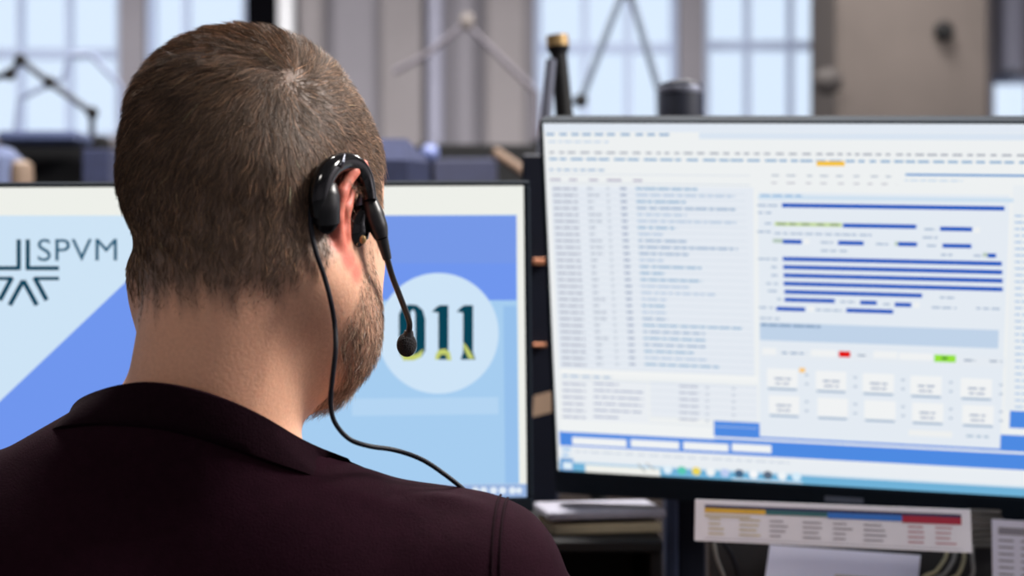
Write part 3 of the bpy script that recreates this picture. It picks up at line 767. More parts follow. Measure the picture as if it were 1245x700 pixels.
# right monitor content
S2 = Screen((.35862681, 1.59998534, -.02312956), (-15.35636657, 16.80915272, 1.64138193), .66, .372)
S1 = Screen((-.25228498, 1.56412871, -.05263352), (3.70952291, -2.57203327, -.42745068), .531, .299)
WHT = (238, 241, 242)
S2.rect(-.33, -.186, .33, .186, WHT, 0)
def s2():
    S = S2
    S.B(658, 146, 1300, 160, (226, 234, 244), 1)
    S.words(664, 163, 818, 3.2, (140, 172, 205), 3, (9, 13), (4, 7)); S.R(850, 165, 1300, 8, (218, 229, 242), 2)
    S.words(667, 172, 740, 2, (185, 205, 228), 3)
    S.words(668, 185, 1290, 2.6, (165, 170, 182), 3, (5, 12), (4, 7)); S.words(668, 193, 1290, 3, (140, 175, 208), 3, (6, 16), (2, 7))
    S.R(993, 198.5, 1027, 6, (246, 196, 66), 4)
    S.words(668, 206, 735, 2.4, (150, 178, 210), 3); S.R(668, 211, 912, 1, (215, 222, 232), 3)
    S.R(1101, 212, 1300, 2.6, (84, 146, 206), 4); S.words(938, 213, 1090, 2, (175, 185, 200), 3, (6, 11), (9, 14)); S.words(938, 222, 1090, 2, (190, 190, 200), 3, (6, 11), (9, 14))
    S.words(1100, 219, 1170, 1.6, (190, 210, 230), 3)
    S.words(669, 218, 792, 2.4, (170, 165, 190), 3, (8, 20), (10, 16)); S.R(669, 222, 912, 1, (205, 215, 228), 3)
    S.B(670, 225, 916, 449, (229, 235, 243), 1)
    for k in range(28):
        y = 229+k*7.9; sh = .052*0
        x0 = 670+k*.42
        S.R(x0, y+3.9, x0+236, .8, (212, 221, 232), 2)
        S.words(x0+2, y, x0+32, 3, (176, 182, 198), 3, (8, 14), (1, 2)); S.words(x0+44, y, x0+44+random.choice((8, 8, 16)), 2.8, (182, 190, 204), 3, (5, 9), (1, 2))
        S.words(x0+67, y, x0+71, 2.8, (196, 204, 216), 3); S.words(x0+84, y, x0+92, 3, (160, 172, 196), 3, (7, 8), (2, 3))
        S.words(x0+103, y, x0+103+random.choice((30, 48, 60, 75, 90, 120)), 3, random.choice([(152, 184, 212), (160, 182, 208), (184, 202, 224)]), 3, (5, 16), (1, 3))
    S.B(681, 447, 921, 454, (242, 244, 244), 3); S.words(684, 456, 745, 2.4, (150, 178, 210), 4); S.R(682, 460, 920, 1, (205, 215, 228), 4)
    S.B(682, 461, 788, 516, (234, 238, 243), 2); S.B(790, 463, 921, 505, (231, 236, 243), 2)
    for k in range(6):
        y = 466+k*8.0
        S.words(684, y, 712, 2.6, (172, 178, 198), 3, (8, 14), (1, 2)); S.words(722, y, 722+(60 if 0 < k < 5 else 30), 2.4, (168, 176, 200), 3, (6, 18), (1, 3))
        S.words(826, y+3, 850, 2.6, (182, 188, 206), 3, (8, 12), (1, 2)); S.R(858, y+5, 862, 2.4, (190, 198, 212), 3); S.R(890, y+6, 894, 2.4, (190, 198, 212), 3); S.R(790, y+8, 920, .8, (214, 222, 232), 3)
    # blue desktop strip, open window edge, tabs, bottom bars
    BL = (78, 138, 226)
    S.B(680, 523, 1300, 541, BL, 4); S.B(868, 511, 1300, 530, BL, 3); S.B(681, 509, 868, 524, (240, 243, 244), 5)
    S.B(1232, 400, 1300, 520, BL, 2); S.B(1232, 225, 1300, 499, (233, 238, 242), 3)
    for k in range(30): S.words(1234, 262+k*8, 1262, 2, (160, 190, 225), 4, (5, 9), (1, 3))
    S.B(680, 543, 1300, 561, (233, 238, 243), 4); S.B(680, 558.5, 1300, 561, (214, 228, 240), 5)
    for a, b, y in ((696, 762, 535), (767, 826, 538), (831, 886, 541), (890, 938, 543)): S.R(a, y, b, 11, (240, 243, 245), 6)
    S.words(700, 548, 960, 1.6, (190, 200, 215), 6, (5, 14), (2, 5))
    S.B(680, 559, 1300, 580, (112, 178, 216), 3); S.R(712, 571, 803, 17, (240, 241, 236), 6); S.B(681, 556, 697, 575, (105, 160, 214), 6)
    S.words(684, 545, 694, 5, (180, 210, 240), 7); S.words(684, 552, 694, 5, (180, 210, 240), 7)
    S.R(685, 565, 696, 10, (225, 240, 250), 7); S.line((776, 563), (785, 573), 1.2, (120, 125, 120), 8); S.line((786, 562), (796, 570), 1.2, (150, 140, 130), 8)
    ic = [(225, 240, 250), (90, 200, 180), (235, 214, 90), (240, 244, 246), (190, 205, 240), (70, 100, 130), (245, 247, 250), (90, 105, 125), (238, 244, 248), (214, 236, 250)]
    for k, c in enumerate(ic):
        cx = 812+k*17.4; u, v = S.uv(cx, 570.2+k*.95); r = .0047
        S.poly([(u+r*math.cos(a*math.pi/6), v+r*math.sin(a*math.pi/6)) for a in range(12)], c, 7)
    S.R(890, 581, 976, 1.5, (235, 244, 250), 7)
    # dialog
    S.B(922, 233, 1228, 530, (228, 235, 243), 6); S.R(922, 239, 1232, 5, (206, 224, 240), 7)
    S.words(925, 237, 975, 2, (120, 170, 215), 8)
    D = (0, 82, 188)
    for (a, y, b) in [(951, 249, 1221), (1025, 273.5, 1114), (1143, 277.5, 1182), (952, 293, 975), (1019, 294.5, 1050), (1092, 296, 1115), (1146, 298, 1181), (1201, 310, 1211), (952, 314, 1218), (952.5, 324, 1218.5), (953, 334, 1219), (953, 344, 1219), (954, 354, 1121), (954, 363.5, 1015), (1046, 367, 1066), (1088, 369.5, 1108), (944, 374.5, 979), (1029, 376.5, 1086)]:
        S.R(a-1, y, b+3, 7, (222, 232, 244), 7); S.R(a, y, b, 5.2, D, 8)
    S.R(942, 271.5, 1024, 5, (196, 216, 160), 8); S.words(945, 271.5, 1020, 2, (120, 140, 110), 9, (4, 14), (4, 9)); S.R(940, 292, 952, 5, (180, 198, 186), 8); S.R(1195, 309, 1201, 5, (180, 198, 186), 8); S.R(1088, 295.5, 1092, 5, (180, 198, 186), 8)
    for a, y in ((976, 293), (1183, 279), (1110, 370), (982, 375)): S.R(a, y, a+8, 7, (238, 241, 243), 7)
    for a, y, b in ((921, 249, 946), (922, 258, 938), (930, 271, 938), (921, 281, 938), (942, 283, 1060), (998, 294, 1013), (998, 304, 1032), (1065, 296, 1080), (1124, 278, 1138), (1122, 288, 1140), (1127, 298, 1140), (1144, 309, 1158), (1184, 310, 1193), (922, 314, 946), (938, 324, 946), (938, 334, 946), (932, 344, 946), (934, 353, 946), (945, 363, 950), (1022, 366, 1040), (1074, 369, 1082), (923, 373, 940), (992, 376, 1024), (1143, 361, 1161), (1133, 373, 1163), (1187, 374, 1216), (924, 386, 948)):
        S.words(a, y, b, 2.2, (158, 178, 204), 8, (5, 12), (1, 4))
    S.R(924, 402, 1214, 24, (192, 211, 233), 7); S.words(925, 394, 998, 3, (120, 150, 185), 8, (6, 20), (1, 2))
    S.R(924, 429, 1222, 12, (229, 235, 242), 7)
    for a, b, y in ((927, 944, 425), (986, 1017, 427), (1062, 1091, 429), (1093, 1134, 431)): S.R(a, y+1, b, 9, (240, 242, 243), 8)
    S.words(951, 428, 980, 2.4, (140, 165, 195), 9); S.words(1043, 431, 1056, 2.2, (150, 165, 185), 9); S.words(1172, 437, 1186, 2.4, (150, 165, 185), 9); S.words(1203, 438, 1218, 2.2, (150, 165, 185), 9)
    S.R(1020, 429.5, 1034, 8, (225, 22, 22), 9); S.R(1136, 434.5, 1162, 9.5, (150, 226, 60), 9); S.R(1145, 434.5, 1152, 3, (60, 130, 60), 10)
    S.R(972, 449, 979, 6, (250, 200, 120), 9)
    for i, (a, b) in enumerate(((933, 970), (992, 1029), (1049, 1087), (1107, 1145), (1168, 1206))):
        for j in range(2):
            y = 458+i*3.0+j*32.5; x_ = a+j*2
            S.R(x_+1, y+13.5, b+j*2-1, 3, (165, 184, 206), 8); S.R(x_, y, b+j*2, 25, (241, 243, 244), 9)
            if not (j == 1 and i in (1, 2)):
                S.words(x_+9, y+1, b-8, 2.4, (150, 165, 190), 10, (6, 14), (1, 3)); S.words(x_+10, y+7, b-9, 2.4, (160, 172, 195), 10, (6, 12), (1, 3))
            S.R(b+9, y-3, b+13, 2.4, (170, 185, 205), 8); S.R(b+9, y+8, b+13, 2.4, (170, 185, 205), 8)
    S.R(1105, 525, 1158, 8, (238, 240, 240), 7); S.words(1175, 529, 1202, 3, (170, 190, 210), 8)
s2()
mon2 = monitor(S2, 'large black monitor on the right showing a white form with blue bars', .0035, (.44, 1.80), .026)
S2.mb.build('screen', None, mon2)
Mlg = mat('bezel_print', (92, 104, 122), .5)
u0, v0 = S2.uv(1003, 605); u1, _ = S2.uv(1050, 607)
MB().box((u0, -.0048, -.186-.016), (u1, -.0040, -.186-.010), S2.M).build('maker_mark', Mlg, mon2)
# left monitor content
def s1():
    S = S1
    S.rect(-.2655, -.1495, .2655, .1495, (238, 240, 234), 0)
    S.rect(-.2655, -.1495, .2655, -.137, (150, 178, 222), 1)
    x1, zt = S.uv(628, 261); _, zb = S.uv(628, 588)
    S.rect(-.2655, zb, x1, zt, (166, 205, 240), 1)
    P = lambda a, b: S.uv(a, b)
    S.poly([P(-50, 262), P(238, 262), P(-50, 532)], (206, 228, 246), 2)
    S.poly([P(238, 262), P(628, 262), P(628, 365), P(300, 365), P(60, 588), P(-50, 588), P(-50, 532)], (112, 150, 238), 2)
    S.poly([P(238, 262), P(628, 262), P(628, 320), P(330, 320), P(250, 340), P(170, 327)], (118, 152, 232), 3)
    c = S.uv(533, 405); r = .0578
    S.poly([(c[0]+r*math.cos(a*math.pi/36), c[1]+r*math.sin(a*math.pi/36)) for a in range(72)], (206, 228, 247), 4)
    S.R(428, 495, 606, 22, (180, 213, 243), 3); S.B(612, 372, 628, 588, (150, 192, 236), 3)
    T = (10, 66, 84); YL = (196, 206, 110)
    def seg(pts, col, l=6): S.poly([P(*q) for q in pts], col, l)
    # 9
    seg([(485, 382), (489, 374), (497, 370), (507, 371), (514, 377), (517, 388), (517, 426), (512, 434), (503, 437), (492, 437), (487, 432), (485, 424)], T, 5)
    seg([(499, 379), (503, 376), (505, 382), (505, 425), (501, 431), (498, 427)], (206, 228, 247), 6)
    seg([(484, 410), (498, 410), (498, 421), (484, 421)], (206, 228, 247), 6)
    seg([(487, 428), (497, 432), (507, 430), (515, 424), (512, 434), (503, 438), (490, 438)], YL, 7)
    # 1 1
    for dx in (0, 30):
        seg([(525+dx, 379), (531+dx, 373), (535+dx, 371), (545+dx, 371), (545+dx, 428), (548+dx, 437), (530+dx, 437), (533+dx, 428), (533+dx, 380)], T, 5)
    seg([(530, 430), (534, 425), (541, 424), (547, 428), (549, 438), (544, 438), (542, 431), (536, 431), (533, 437), (529, 437)], YL, 7)
    seg([(563, 416), (567, 420), (577, 436), (570, 436), (564, 424)], YL, 7)
    # emblem: straight bars turning outwards, chevrons below
    LG = (14, 66, 88)
    for s in (1, -1):
        q = lambda x, y: (28.5+s*(x-28.5), y)
        S.line(q(34, 291), q(34, 328), 5.2, LG); S.line(q(31.5, 326), q(72, 326), 5, LG)
        S.line(q(42, 338.5), q(72, 338.5), 4.2, LG); S.line(q(42, 337), q(57, 365), 5.6, LG); S.line(q(28.6, 341), q(45, 371), 5.6, LG)
    v, f = text_mesh('SPVM', 1.0, 1.06)
    xs = [p[0] for p in v]; ys = [p[1] for p in v]
    (ax, az), (bx, bz) = S.uv(46, 317.5), S.uv(142.5, 290)
    fx = (bx-ax)/(max(xs)-min(xs)); fz = (bz-az)/(max(ys)-min(ys))
    S.mb.add([S.M @ Vector((ax+(p[0]-min(xs))*fx, -.001, az+(p[1]-min(ys))*fz)) for p in v], f, emis((46, 92, 118)))
    for k, cx in enumerate((578, 588, 600, 611, 623, 631)):
        u, w = S.uv(cx, 596); r = .0035 if k != 5 else .003
        S.poly([(u+r*math.cos(a*math.pi/6), w+r*math.sin(a*math.pi/6)) for a in range(12)], (225, 236, 248), 4)
s1()
mon1 = monitor(S1, 'black monitor on the left showing the SPVM logo and 911 circle', .006, (-.26, 1.70), .014)
S1.mb.build('screen', None, mon1)

# ------------------------------------------------------------------ desk and things on it
def box_thing(name, label, cat, a, b, m, bev=.003, group=None):
    c = ((a[0]+b[0])/2, (a[1]+b[1])/2, a[2])
    return tag(MB().box(a, b, None, bev).build(name, m, origin=c), label, cat, group)
dk = empty('desk', (.2, 1.65, 0), 'dark desk that carries the monitors', 'desk')
MB().box((-1.2, 1.27, .705), (1.5, 2.12, .74), None, .004).build('desktop', M_desk, dk)
for xx in (-1.1, 1.35):
    for yy in (1.35, 2.02): MB().box((xx, yy, 0), (xx+.06, yy+.06, .705), None, .004).build('leg', M_grey, dk)
pt = empty('desk_partition', (.2, 2.17, 0), 'dark fabric partition behind the monitors', 'partition')
MB().box((-1.2, 2.15, .05), (1.5, 2.19, 1.20), None, .006).build('panel', mat('partition_fabric', (70, 62, 60), .95, var=.15, scale=120, bump=.4), pt)
MB().box((-1.2, 2.145, 1.20), (1.5, 2.195, 1.225), None, .004).build('top_rail', M_black, pt)
# tan card on a black rack between the monitors
rk = empty('cable_rack', (.045, 1.98, .74), 'tall black cable rack standing in the gap between the monitors', 'rack')
MB().box((.012, 1.96, .74), (.056, 1.99, 1.31), None, .003).build('upright', M_navy, rk)
MB().box((-.03, 1.955, .74), (.10, 2.02, .75), None, .003).build('foot', M_navy, rk)
for (py, h) in ((318, 7), (419, 4)):
    a = at(648, py, 1.955); b = at(664, py, 1.955); MB().box((a.x, 1.945, a.z-h*.0005), (b.x, 1.96, a.z+h*.0005), None, .001).build('clip', M_copper, rk)
a = at(647, 508, 1.93); b = at(671, 480, 1.93)
tag(MB().add([(a.x, 1.94, a.z), (b.x, 1.94, a.z+.006), (b.x, 1.94, b.z+.004), (a.x+.002, 1.94, b.z-.002), (a.x, 1.942, a.z), (b.x, 1.942, a.z+.006), (b.x, 1.942, b.z+.004), (a.x+.002, 1.942, b.z-.002)],
    [(0, 1, 2, 3), (7, 6, 5, 4), (0, 4, 5, 1), (1, 5, 6, 2), (2, 6, 7, 3), (3, 7, 4, 0)]).build('card', M_tan), 'small tan card clipped in the gap between the two monitors', 'card')
# rods behind the right monitor
t = empty('black_rod', (at(688, 140, 2.1).x, 2.1, .74), 'upright black rod with a brass cap behind the right monitor', 'rod')
p0, p1 = at(686, 140, 2.1), at(679, 62, 2.1); d = (p1-p0).normalized(); pb = p0-d*((p0.z-.74)/d.z)
MB().tube([pb, p0, p1], [.0115, .0115, .0105], 20, 1).tube([p1-d*.004, p1, p1+d*.006], [.0105, .0135, .0145], 20, 1).build('shaft', M_black, t, smooth=True)
MB().tube([p1+d*.006, p1+d*.020, p1+d*.0205], [.0145, .0140, .009], 20, 1).build('cap', M_brass, t, smooth=True)
t = empty('grey_rod', (at(640, 500, 2.06).x, 2.06, .74), 'thin slanted grey rod beside the brass-capped black rod', 'rod')
p0, p1 = at(648, 320, 2.06), at(670, 72, 2.06); d = (p1-p0).normalized(); pb = p0-d*((p0.z-.74)/d.z)
MB().tube([pb, p0, p1], [.008, .008, .0065], 16, 1).build('shaft', M_grey, t, smooth=True)
MB().lathe([(.03, 0), (.03, .006), (.009, .012), (.009, .03)], c=pb).build('foot', M_black, t, smooth=True)
# round black speaker head behind the right monitor
c = at(828, 140, 2.02)
t = empty('desk_speaker', (c.x, c.y, .74), 'black round-topped speaker peeking above the right monitor', 'speaker')
MB().lathe([(.0275, c.z-.10), (.0275, c.z+.034), (.026, c.z+.038), (.012, c.z+.043), (.001, c.z+.044)], c=(c.x, c.y, 0)).build('housing', M_navy, t, smooth=True)
MB().lathe([(.0276, c.z+.026), (.0285, c.z+.030), (.0276, c.z+.034)], c=(c.x, c.y, 0)).build('rim', M_grey, t, smooth=True)
MB().lathe([(.05, .74), (.05, .748), (.01, .755), (.01, c.z-.1)], c=(c.x, c.y, 0)).build('stand', M_black, t, smooth=True)

# low shelf with folders, post, paper strip and sheets under the right monitor
sh = empty('desk_shelf', (at(725, 660, 1.72).x, 1.78, .74), 'black low shelf left of the post under the monitors', 'shelf')
xs0, xs1 = at(634, 650, 1.72).x, at(800, 650, 1.72).x; zt = at(700, 650, 1.70).z
MB().box((xs0, 1.66, zt-.012), (xs1, 1.95, zt), None, .002).build('shelf_board', M_black, sh)
for xx in (xs0, xs1-.012): MB().box((xx, 1.67, .74), (xx+.012, 1.94, zt-.012), None, .002).build('side_panel', M_black, sh)
MB().box((xs0, 1.93, .74), (xs1, 1.94, zt-.012)).build('back_panel', M_black, sh)
zr = Matrix.Translation((0, 0, 0))
RZ = Matrix.Translation((xs0+.064, 1.8, zt)) @ Matrix.Rotation(math.radians(10), 4, 'Z')
def fol(name, label, z0, z1, x0, x1, m, ct, dy=0):
    o = MB().box((x0, -.10+dy, z0), (x1, -.02, z1), RZ, .002).build(name, m); return tag(o, label, ct)
fol('folder', 'cream folder lying beneath the grey one on the black shelf', 0.0, .011, -.05, .066, mat('cream_card', (178, 166, 138), .8), 'folder')
fol('folder', 'light grey folder on top of the cream folder on the shelf', .016, .025, -.055, .070, mat('grey_card', (150, 150, 164), .8), 'folder', -.004)
a, b = at(810, 650, 1.80), at(860, 650, 1.80)
t = empty('support_post', ((a.x+b.x)/2, 1.81, .74), 'dark blue steel post between the folders and the colour-coded strip', 'post')
MB().box((a.x, 1.80, .745), (a.x+.013, 1.84, .97), None, .002).build('edge_rail', mat('slate_steel', (58, 68, 96), .4, metal=.3), t)
MB().box((a.x+.013, 1.805, .745), (b.x, 1.84, .97), None, .003).build('post_body', M_navy, t)
MB().box((a.x, 1.79, .74), (b.x+.02, 1.85, .746), None, .002).build('post_foot', M_navy, t)

def sheet(name, label, cat, corners, Y, m, prints, thick=.0012, tilt=0.0):
    """card with printed bars; corners TL,TR,BR,BL measured on a plane at distance Y"""
    P = [at(x, y, Y) for x, y in corners]; n = Vector((0, 1, 0))
    c = sum(P, Vector())/4; o_ = (c.x, c.y, c.z)
    def place(u, v, lift=0):
        q = P[0].lerp(P[1], u).lerp(P[3].lerp(P[2], u), v); q.y += tilt*(.5-v)-lift; return q
    mb = MB(); f = [place(0, 0), place(1, 0), place(1, 1), place(0, 1)]; b_ = [p+n*thick for p in f]
    mb.add(f+b_, [(0, 3, 2, 1), (4, 5, 6, 7), (0, 1, 5, 4), (1, 2, 6, 5), (2, 3, 7, 6), (3, 0, 4, 7)], m)
    for (u0, v0, u1, v1, mm) in prints:
        mb.add([place(u0, v0, .0003), place(u0, v1, .0003), place(u1, v1, .0003), place(u1, v0, .0003)], [(0, 1, 2, 3)], mm)
    return tag(mb.build(name, None, origin=o_), label, cat)
def ink(c): return mat('ink', c, .7, var=.04)
I_nv, I_y, I_g, I_b, I_r = ink((50, 52, 92)), ink((222, 178, 60)), ink((52, 106, 112)), ink((52, 118, 206)), ink((168, 36, 62))
I_t, I_tr, I_y2 = ink((150, 148, 160)), ink((190, 140, 150)), ink((198, 186, 150))
pr = [(.035, .115, .965, .19, I_nv), (.035, .19, .255, .30, I_y), (.255, .19, .48, .30, I_g), (.48, .19, .75, .33, I_b), (.75, .19, .965, .36, I_r), (.035, .36, .20, .40, I_y2), (.035, .92, .965, .93, I_t)]
for col_, (ua, ub, mm) in enumerate([(.05, .12, I_y2), (.16, .24, I_y2), (.27, .34, I_t), (.39, .46, I_t), (.50, .57, I_t), (.61, .70, I_t), (.77, .84, I_tr), (.87, .95, I_tr)]):
    for r_ in range(4): pr.append((ua, .43+r_*.12, ub-random.uniform(0, .03), .465+r_*.12, mm))
M_lam = mat('laminated_card', (226, 226, 236), .45, var=.02)
sheet('label_strip', 'long white card strip with yellow, green, blue and red headings below the right monitor', 'card', [(845.5, 607), (1180, 619.5), (1182, 672), (844.5, 657)], 1.545, M_lam, pr, .002)
sheet('paper_sheet', 'blank white sheet of paper leaning under the colour-coded strip', 'paper', [(941, 667), (1127, 680), (1100, 790), (915, 770)], 1.60, M_paper, [(.45, .26, .95, .9, ink((198, 188, 178)))], .001, tilt=.05)
rows = [(.06, .06, .98, .12, I_t)]+[(.06+c_*.22, .16+k*.055, .06+c_*.22+.15, .175+k*.055, I_t) for k in range(14) for c_ in range(4)]
sheet('table_sheet', 'printed table sheet at the lower right corner under the monitor', 'paper', [(1206, 631), (1330, 638), (1332, 790), (1208, 780)], 1.60, M_paper, rows, .001)
# holder behind the sheets
hd_ = empty('document_stand', (.40, 1.66, .74), 'dark document stand holding the papers under the right monitor', 'stand')
x0, x1 = at(866, 700, 1.62).x, at(1345, 700, 1.62).x
MB().box((x0, 1.645, .74), (x1, 1.655, at(900, 640, 1.645).z), None, .003).build('back_plate', mat('stand_grey', (40, 40, 42), .7, var=.2), hd_)
MB().box((x0, 1.56, .74), (x1, 1.645, .75), None, .003).build('ledge', M_black, hd_)
# cables and crumpled bundle
M_gc = mat('grey_cable', (120, 118, 112), .5); M_yc = mat('yellowish_cable', (150, 142, 108), .5)
def cab(label, pts, r, m, g=None): tag(MB().tube(pts, r, 10, 6).build('cable', m, smooth=True), label, 'cable', g)
cab('grey cable hanging left of the blank sheet', [at(868, 660, 1.62), at(872, 680, 1.615), at(884, 715, 1.61), at(900, 800, 1.61)], .0018, M_gc)
cab('black cable curving next to the grey cable under the strip', [at(880, 660, 1.63), at(892, 680, 1.625), at(900, 715, 1.62), at(905, 800, 1.62)], .0022, M_cable)
for k, (x0_, y0_, x1_, y1_, m_, lb) in enumerate([(1150, 676, 1118, 712, M_yc, 'yellowish cable nearest the blank sheet in the bundle'), (1160, 678, 1130, 715, M_gc, 'grey cable in the middle of the bundle beside the blank sheet'), (1172, 680, 1150, 716, M_yc, 'yellowish cable at the right of the bundle beside the blank sheet'), (1182, 676, 1176, 716, M_gc, 'grey cable hanging nearest the printed table sheet')]):
    cab(lb, [at(x0_, y0_-14, 1.62), at(x0_, y0_, 1.61), at((x0_+x1_)/2+4, (y0_+y1_)/2, 1.6), at(x1_, y1_, 1.6), at(x1_-4, 800, 1.6)], .002, m_)
mb = MB(); 
for k in range(7): mb.box((-.016+random.uniform(-.003, .003), -.004, k*.0055), (.018, .004, k*.0055+.0045), Matrix.Translation(at(1193, 665, 1.625)) @ Matrix.Rotation(math.radians(random.uniform(-6, 6)), 4, 'Y'), .001)
tag(mb.build('notepad', mat('notepad_paper', (104, 102, 98), .85, var=.2)), 'crumpled grey notepad between the strip and the printed sheet', 'notepad')

# desk chair below the person
ch = empty('office_chair', (TC[0], TC[1]-.02, 0), 'dark office chair seat under the seated person', 'chair')
cx_, cy_ = TC[0], TC[1]+.02
MB().box((cx_-.25, cy_-.2, .36), (cx_+.25, cy_+.27, .425), None, .03).build('seat', M_dark, ch)
MB().tube([(cx_, cy_, .08), (cx_, cy_, .37)], .03, 20, 1).build('gas_column', M_black, ch, smooth=True)
for k in range(5):
    a_ = k*2*math.pi/5+.9; e_ = (cx_+.26*math.cos(a_), cy_+.26*math.sin(a_), .065)
    lg = MB().tube([(cx_, cy_, .10), e_], [.025, .016], 12, 1).build('leg', M_black, ch, smooth=True)
    MB().lathe([(.001, -.012), (.028, -.012), (.028, .012), (.001, .012)], M=Matrix.Translation((e_[0], e_[1], .028)) @ Matrix.Rotation(math.pi/2, 4, 'Y') @ Matrix.Rotation(a_, 4, 'X')).build('caster', M_black, lg, smooth=True)
kb = empty('keyboard', (-.10, 1.50, .74), 'black keyboard hidden in front of the left monitor', 'keyboard')
MB().box((-.34, 1.46, .74), (.10, 1.59, .752), None, .004).build('base', M_black, kb)
mb = MB()
for r_ in range(5):
    for c_ in range(20): mb.box((-.33+c_*.0212, 1.468+r_*.023, .752), (-.33+c_*.0212+.018, 1.468+r_*.023+.019, .757), None, .002)
mb.build('keys', M_navy, kb)

# ------------------------------------------------------------------ the room beyond
def bg_desk(x0, x1, y0, y1, label):
    t = empty('desk', ((x0+x1)/2, (y0+y1)/2, 0), label, 'desk')
    MB().box((x0, y0, .705), (x1, y1, .74), None, .004).build('desktop', M_desk, t)
    for xx in (x0+.05, x1-.1):
        for yy in (y0+.05, y1-.1): MB().box((xx, yy, 0), (xx+.05, yy+.05, .705)).build('leg', M_grey, t)
bg_desk(-1.9, -.62, 3.1, 3.9, 'dark desk in the far left carrying a black monitor'); bg_desk(-.55, .9, 3.28, 4.1, 'dark desk in the middle distance under the black screens')
def bg_mon(px0, px1, pyt, Y, H, label, m=M_black, tilt=0, yaw=0):
    a, b = at(px0, pyt, Y), at(px1, pyt, Y); cx = (a.x+b.x)/2; w = b.x-a.x
    t = empty('monitor', (cx, Y+.04, .74), label, 'monitor', 'distant black monitors')
    M = Matrix.Translation((cx, Y, a.z)) @ Matrix.Rotation(math.radians(tilt), 4, 'Y') @ Matrix.Rotation(math.radians(yaw), 4, 'Z')
    MB().box((-w/2, -.02, -H), (w/2, .02, 0), M, .006).build('housing', m, t)
    MB().box((-w/2+.01, .02, -H+.02), (w/2-.01, .022, -.01), M).build('screen', M_navy, t)
    MB().box((cx-.03, Y+.02, .75), (cx+.03, Y+.05, a.z-H*.4), None, .004).build('stand_neck', M_black, t)
    MB().box((cx-.12, Y-.06, .74), (cx+.12, Y+.14, .752), None, .004).build('stand_base', M_black, t)
bg_mon(6, 132, 164, 3.3, .36, 'black monitor in the far left below the window, slightly tilted', M_black, 1.5)
bg_mon(505, 662, 176, 3.76, .34, 'black monitor in the middle distance right of the head', M_black, 0, 6)
# grey-blue top ledge on the left monitor
o = MB().box((at(8, 170, 3.2).x, 3.14, at(8, 176, 3.2).z), (at(104, 170, 3.2).x, 3.26, at(8, 162, 3.2).z), None, .006).build('equipment_bar', mat('blue_grey_plastic', (56, 66, 96), .5)); tag(o, 'blue-grey equipment bar lying on top of the far left monitor', 'equipment bar')
def chair_bg(px, pyt, Y, w, m, label, rz=0):
    c = at(px, pyt, Y); t = empty('office_chair', (c.x, Y, 0), label, 'chair', 'office chairs in the room beyond')
    R_ = Matrix.Translation((c.x, Y, 0)) @ Matrix.Rotation(rz, 4, 'Z')
    MB().box((-w/2, -.03, c.z-.5), (w/2, .04, c.z), R_, .05).build('backrest', m, t, smooth=False)
    MB().box((-.24, -.02, .44), (.24, .46, .52), R_, .03).build('seat', m, t)
    MB().box((-.03, -.06, .40), (.03, -.03, c.z-.2), R_, .005).build('back_support', M_black, t)
    MB().box((-.03, -.06, .40), (.03, .2, .44), R_, .005).build('seat_plate', M_black, t)
    MB().tube([R_ @ Vector((0, .2, .06)), R_ @ Vector((0, .2, .44))], .03, 14, 1).build('gas_column', M_black, t, smooth=True)
    for k in range(5):
        a_ = k*2*math.pi/5; MB().tube([R_ @ Vector((0, .2, .09)), R_ @ Vector((.28*math.cos(a_), .2+.28*math.sin(a_), .03))], [.025, .03], 10, 1).build('leg', M_black, t, smooth=True)
chair_bg(470, 168, 2.45, .13, M_blue, 'blue office chair directly right of the head', .1)
bg_mon(512, 604, 193, 3.5, .3, 'slate-blue screen back in front of the black middle monitor', mat('slate_plastic', (38, 42, 66), .6), 0, -4)
c = at(523, 186, 3.22)
t = empty('desk_lamp', (c.x, 3.36, .74), 'small pale blue round lamp head right of the blue chair', 'lamp')
MB().ball(c, (.018, .018, .018)).build('lamp_head', mat('pale_blue_plastic', (96, 108, 156), .4), t, smooth=True)
MB().tube([c+Vector((0, .01, -.01)), c+Vector((0, .08, -.08)), (c.x, 3.34, 1.15), (c.x, 3.36, .74)], .006, 10, 4).build('arm', M_black, t, smooth=True)
MB().lathe([(.04, .74), (.04, .75), (.01, .76)], c=(c.x, 3.36, 0)).build('base', M_black, t, smooth=True)

def boom(name, label, segs, base, Y, r=.008, m=M_grey, cat='lamp arm', joint=True):
    t = empty(name, (base[0], Y, .74), label, cat)
    pts = [at(x, y, Y) for x, y in segs]
    for i in range(len(pts)-1): MB().tube([pts[i], pts[i+1]], r, 12, 1).build('arm', m, t, smooth=True)
    if joint:
        for p in pts[1:-1]: MB().ball(p, (r*1.9,)*3).build('joint', M_black, t, smooth=True)
    return t, pts
Md = mat('lamp_arm_grey', (84, 96, 112), .5)
t, p = boom('lamp_arm', 'grey swing-arm lamp with two legs crossing the middle window', [(690, 122), (706, 122), (757, -10), (766, -10), (802, 112)], (at(802, 112, 3.3).x, 0), 3.3, .0075, Md, 'lamp arm')
MB().tube([p[-1], (p[-1].x+.01, 3.3, 1.2), (p[-1].x+.01, 3.45, .74)], .009, 12, 3).build('post', Md, t, smooth=True)
t, p = boom('lamp_arm', 'grey swing-arm lamp reaching across the far left window', [(-20, 98), (12, 90), (25, 73), (60, 100), (112, 137), (112, 168)], (at(112, 168, 3.4).x, 0), 3.4, .007, mat('lamp_arm_dark', (40, 46, 60), .5), 'lamp arm')
MB().tube([p[-1], (p[-1].x, 3.4, 1.0), (p[-1].x, 3.5, .74)], .009, 12, 3).build('post', M_black, t, smooth=True)
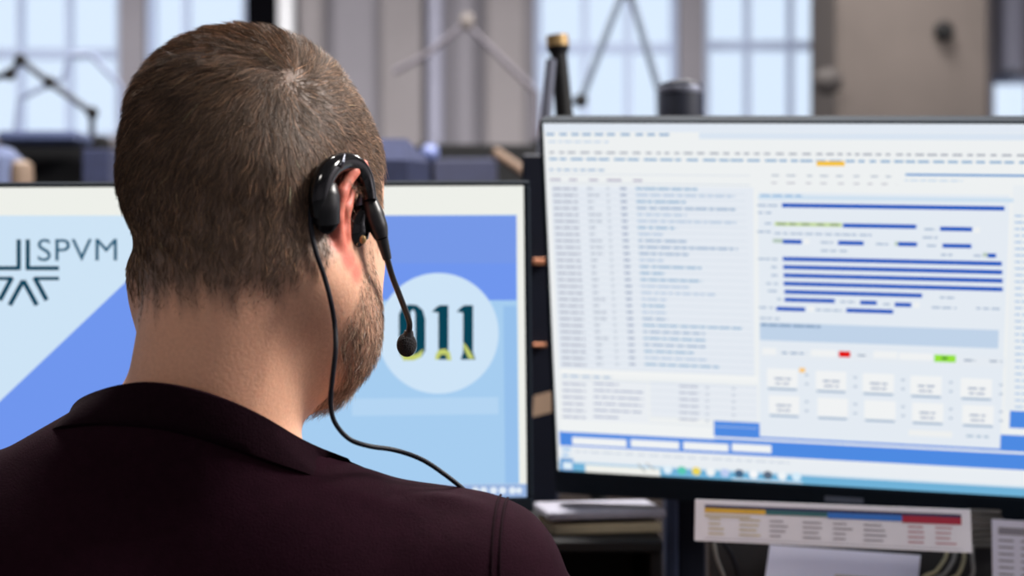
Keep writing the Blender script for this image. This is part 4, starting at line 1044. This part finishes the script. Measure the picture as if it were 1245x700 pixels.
t, p = boom('lamp_arm', 'thin pale lamp arm arching behind the dark one at the left window', [(18, 165), (24, 120), (48, 108), (78, 95), (84, 68), (110, 66), (146, 104), (150, 180)], (at(150, 180, 3.7).x, 0), 3.7, .006, mat('lamp_arm_pale', (120, 132, 160), .5), 'lamp arm', False)
MB().tube([p[-1], (p[-1].x, 3.7, 1.0), (p[-1].x, 3.7, .74)], .009, 12, 3).build('post', M_black, t, smooth=True)
t, p = boom('lamp_arm', 'dim grey lamp arm in front of the grey wall beside the pipe', [(478, 88), (520, 66), (566, 28), (600, 62), (652, 112), (652, 170)], (at(652, 170, 3.9).x, 0), 3.9, .007, mat('lamp_arm_dim', (92, 88, 98), .6), 'lamp arm', False)
MB().ball(at(568, 26, 3.9), (.018, .016, .022)).build('joint', mat('joint_tan', (112, 106, 104), .6), t, smooth=True)
MB().tube([p[-1], (p[-1].x, 3.9, 1.0), (p[-1].x, 3.9, .74)], .009, 12, 3).build('post', M_black, t, smooth=True)
t, p = boom('lamp_arm', 'tan lamp arm slanting in front of the black middle monitor', [(600, 184), (624, 200), (650, 218)], (at(650, 218, 3.33).x, 0), 3.33, .011, mat('tan_arm', (104, 84, 70), .6), 'lamp arm', False)
MB().tube([p[-1], (p[-1].x+.01, 3.33, 1.2), (p[-1].x+.01, 3.34, .74)], .010, 12, 3).build('post', M_black, t, smooth=True)
# lamp head beside the concrete column, bright blind edge
t, p = boom('wall_lamp', 'small grey lamp head against the left edge of the concrete column', [(1004, 98), (1018, 100)], (0, 0), 5.5, .012, M_conc, 'lamp', False)
MB().ball(at(1006, 99, 5.5), (.05, .04, .045)).build('lamp_head', mat('lamp_grey', (56, 52, 52), .8), t, smooth=True)
# dark things at the far left
c = at(26, 202, 3.0); tag(MB().lathe([(.018, -.058), (.022, -.02), (.020, .004), (.010, .010)], c=c).build('cup', mat('tan_ceramic', (112, 94, 80), .6), smooth=True), 'tan cup on a shelf in front of the far left monitor', 'cup')
box_thing('shelf', 'dark shelf unit in front of the far left monitor', 'shelf', (at(-60, 210, 3.0).x, 2.96, 0), (at(150, 210, 3.0).x, 3.08, c.z-.06), M_dark)
q = at(121, 196, 3.0); box_thing('binder', 'blue binder on the shelf close to the left side of the head', 'binder', (q.x-.025, 2.97, c.z-.058), (q.x+.025, 3.07, q.z+.02), M_blue)
q = at(4, 178, 3.0); box_thing('binder', 'pale blue binder on the shelf at the far left beside the tan cup', 'binder', (q.x-.05, 2.97, c.z-.058), (q.x+.022, 3.07, q.z), mat('pale_blue_card', (78, 88, 118), .8), .02)
bpy.context.view_layer.update()
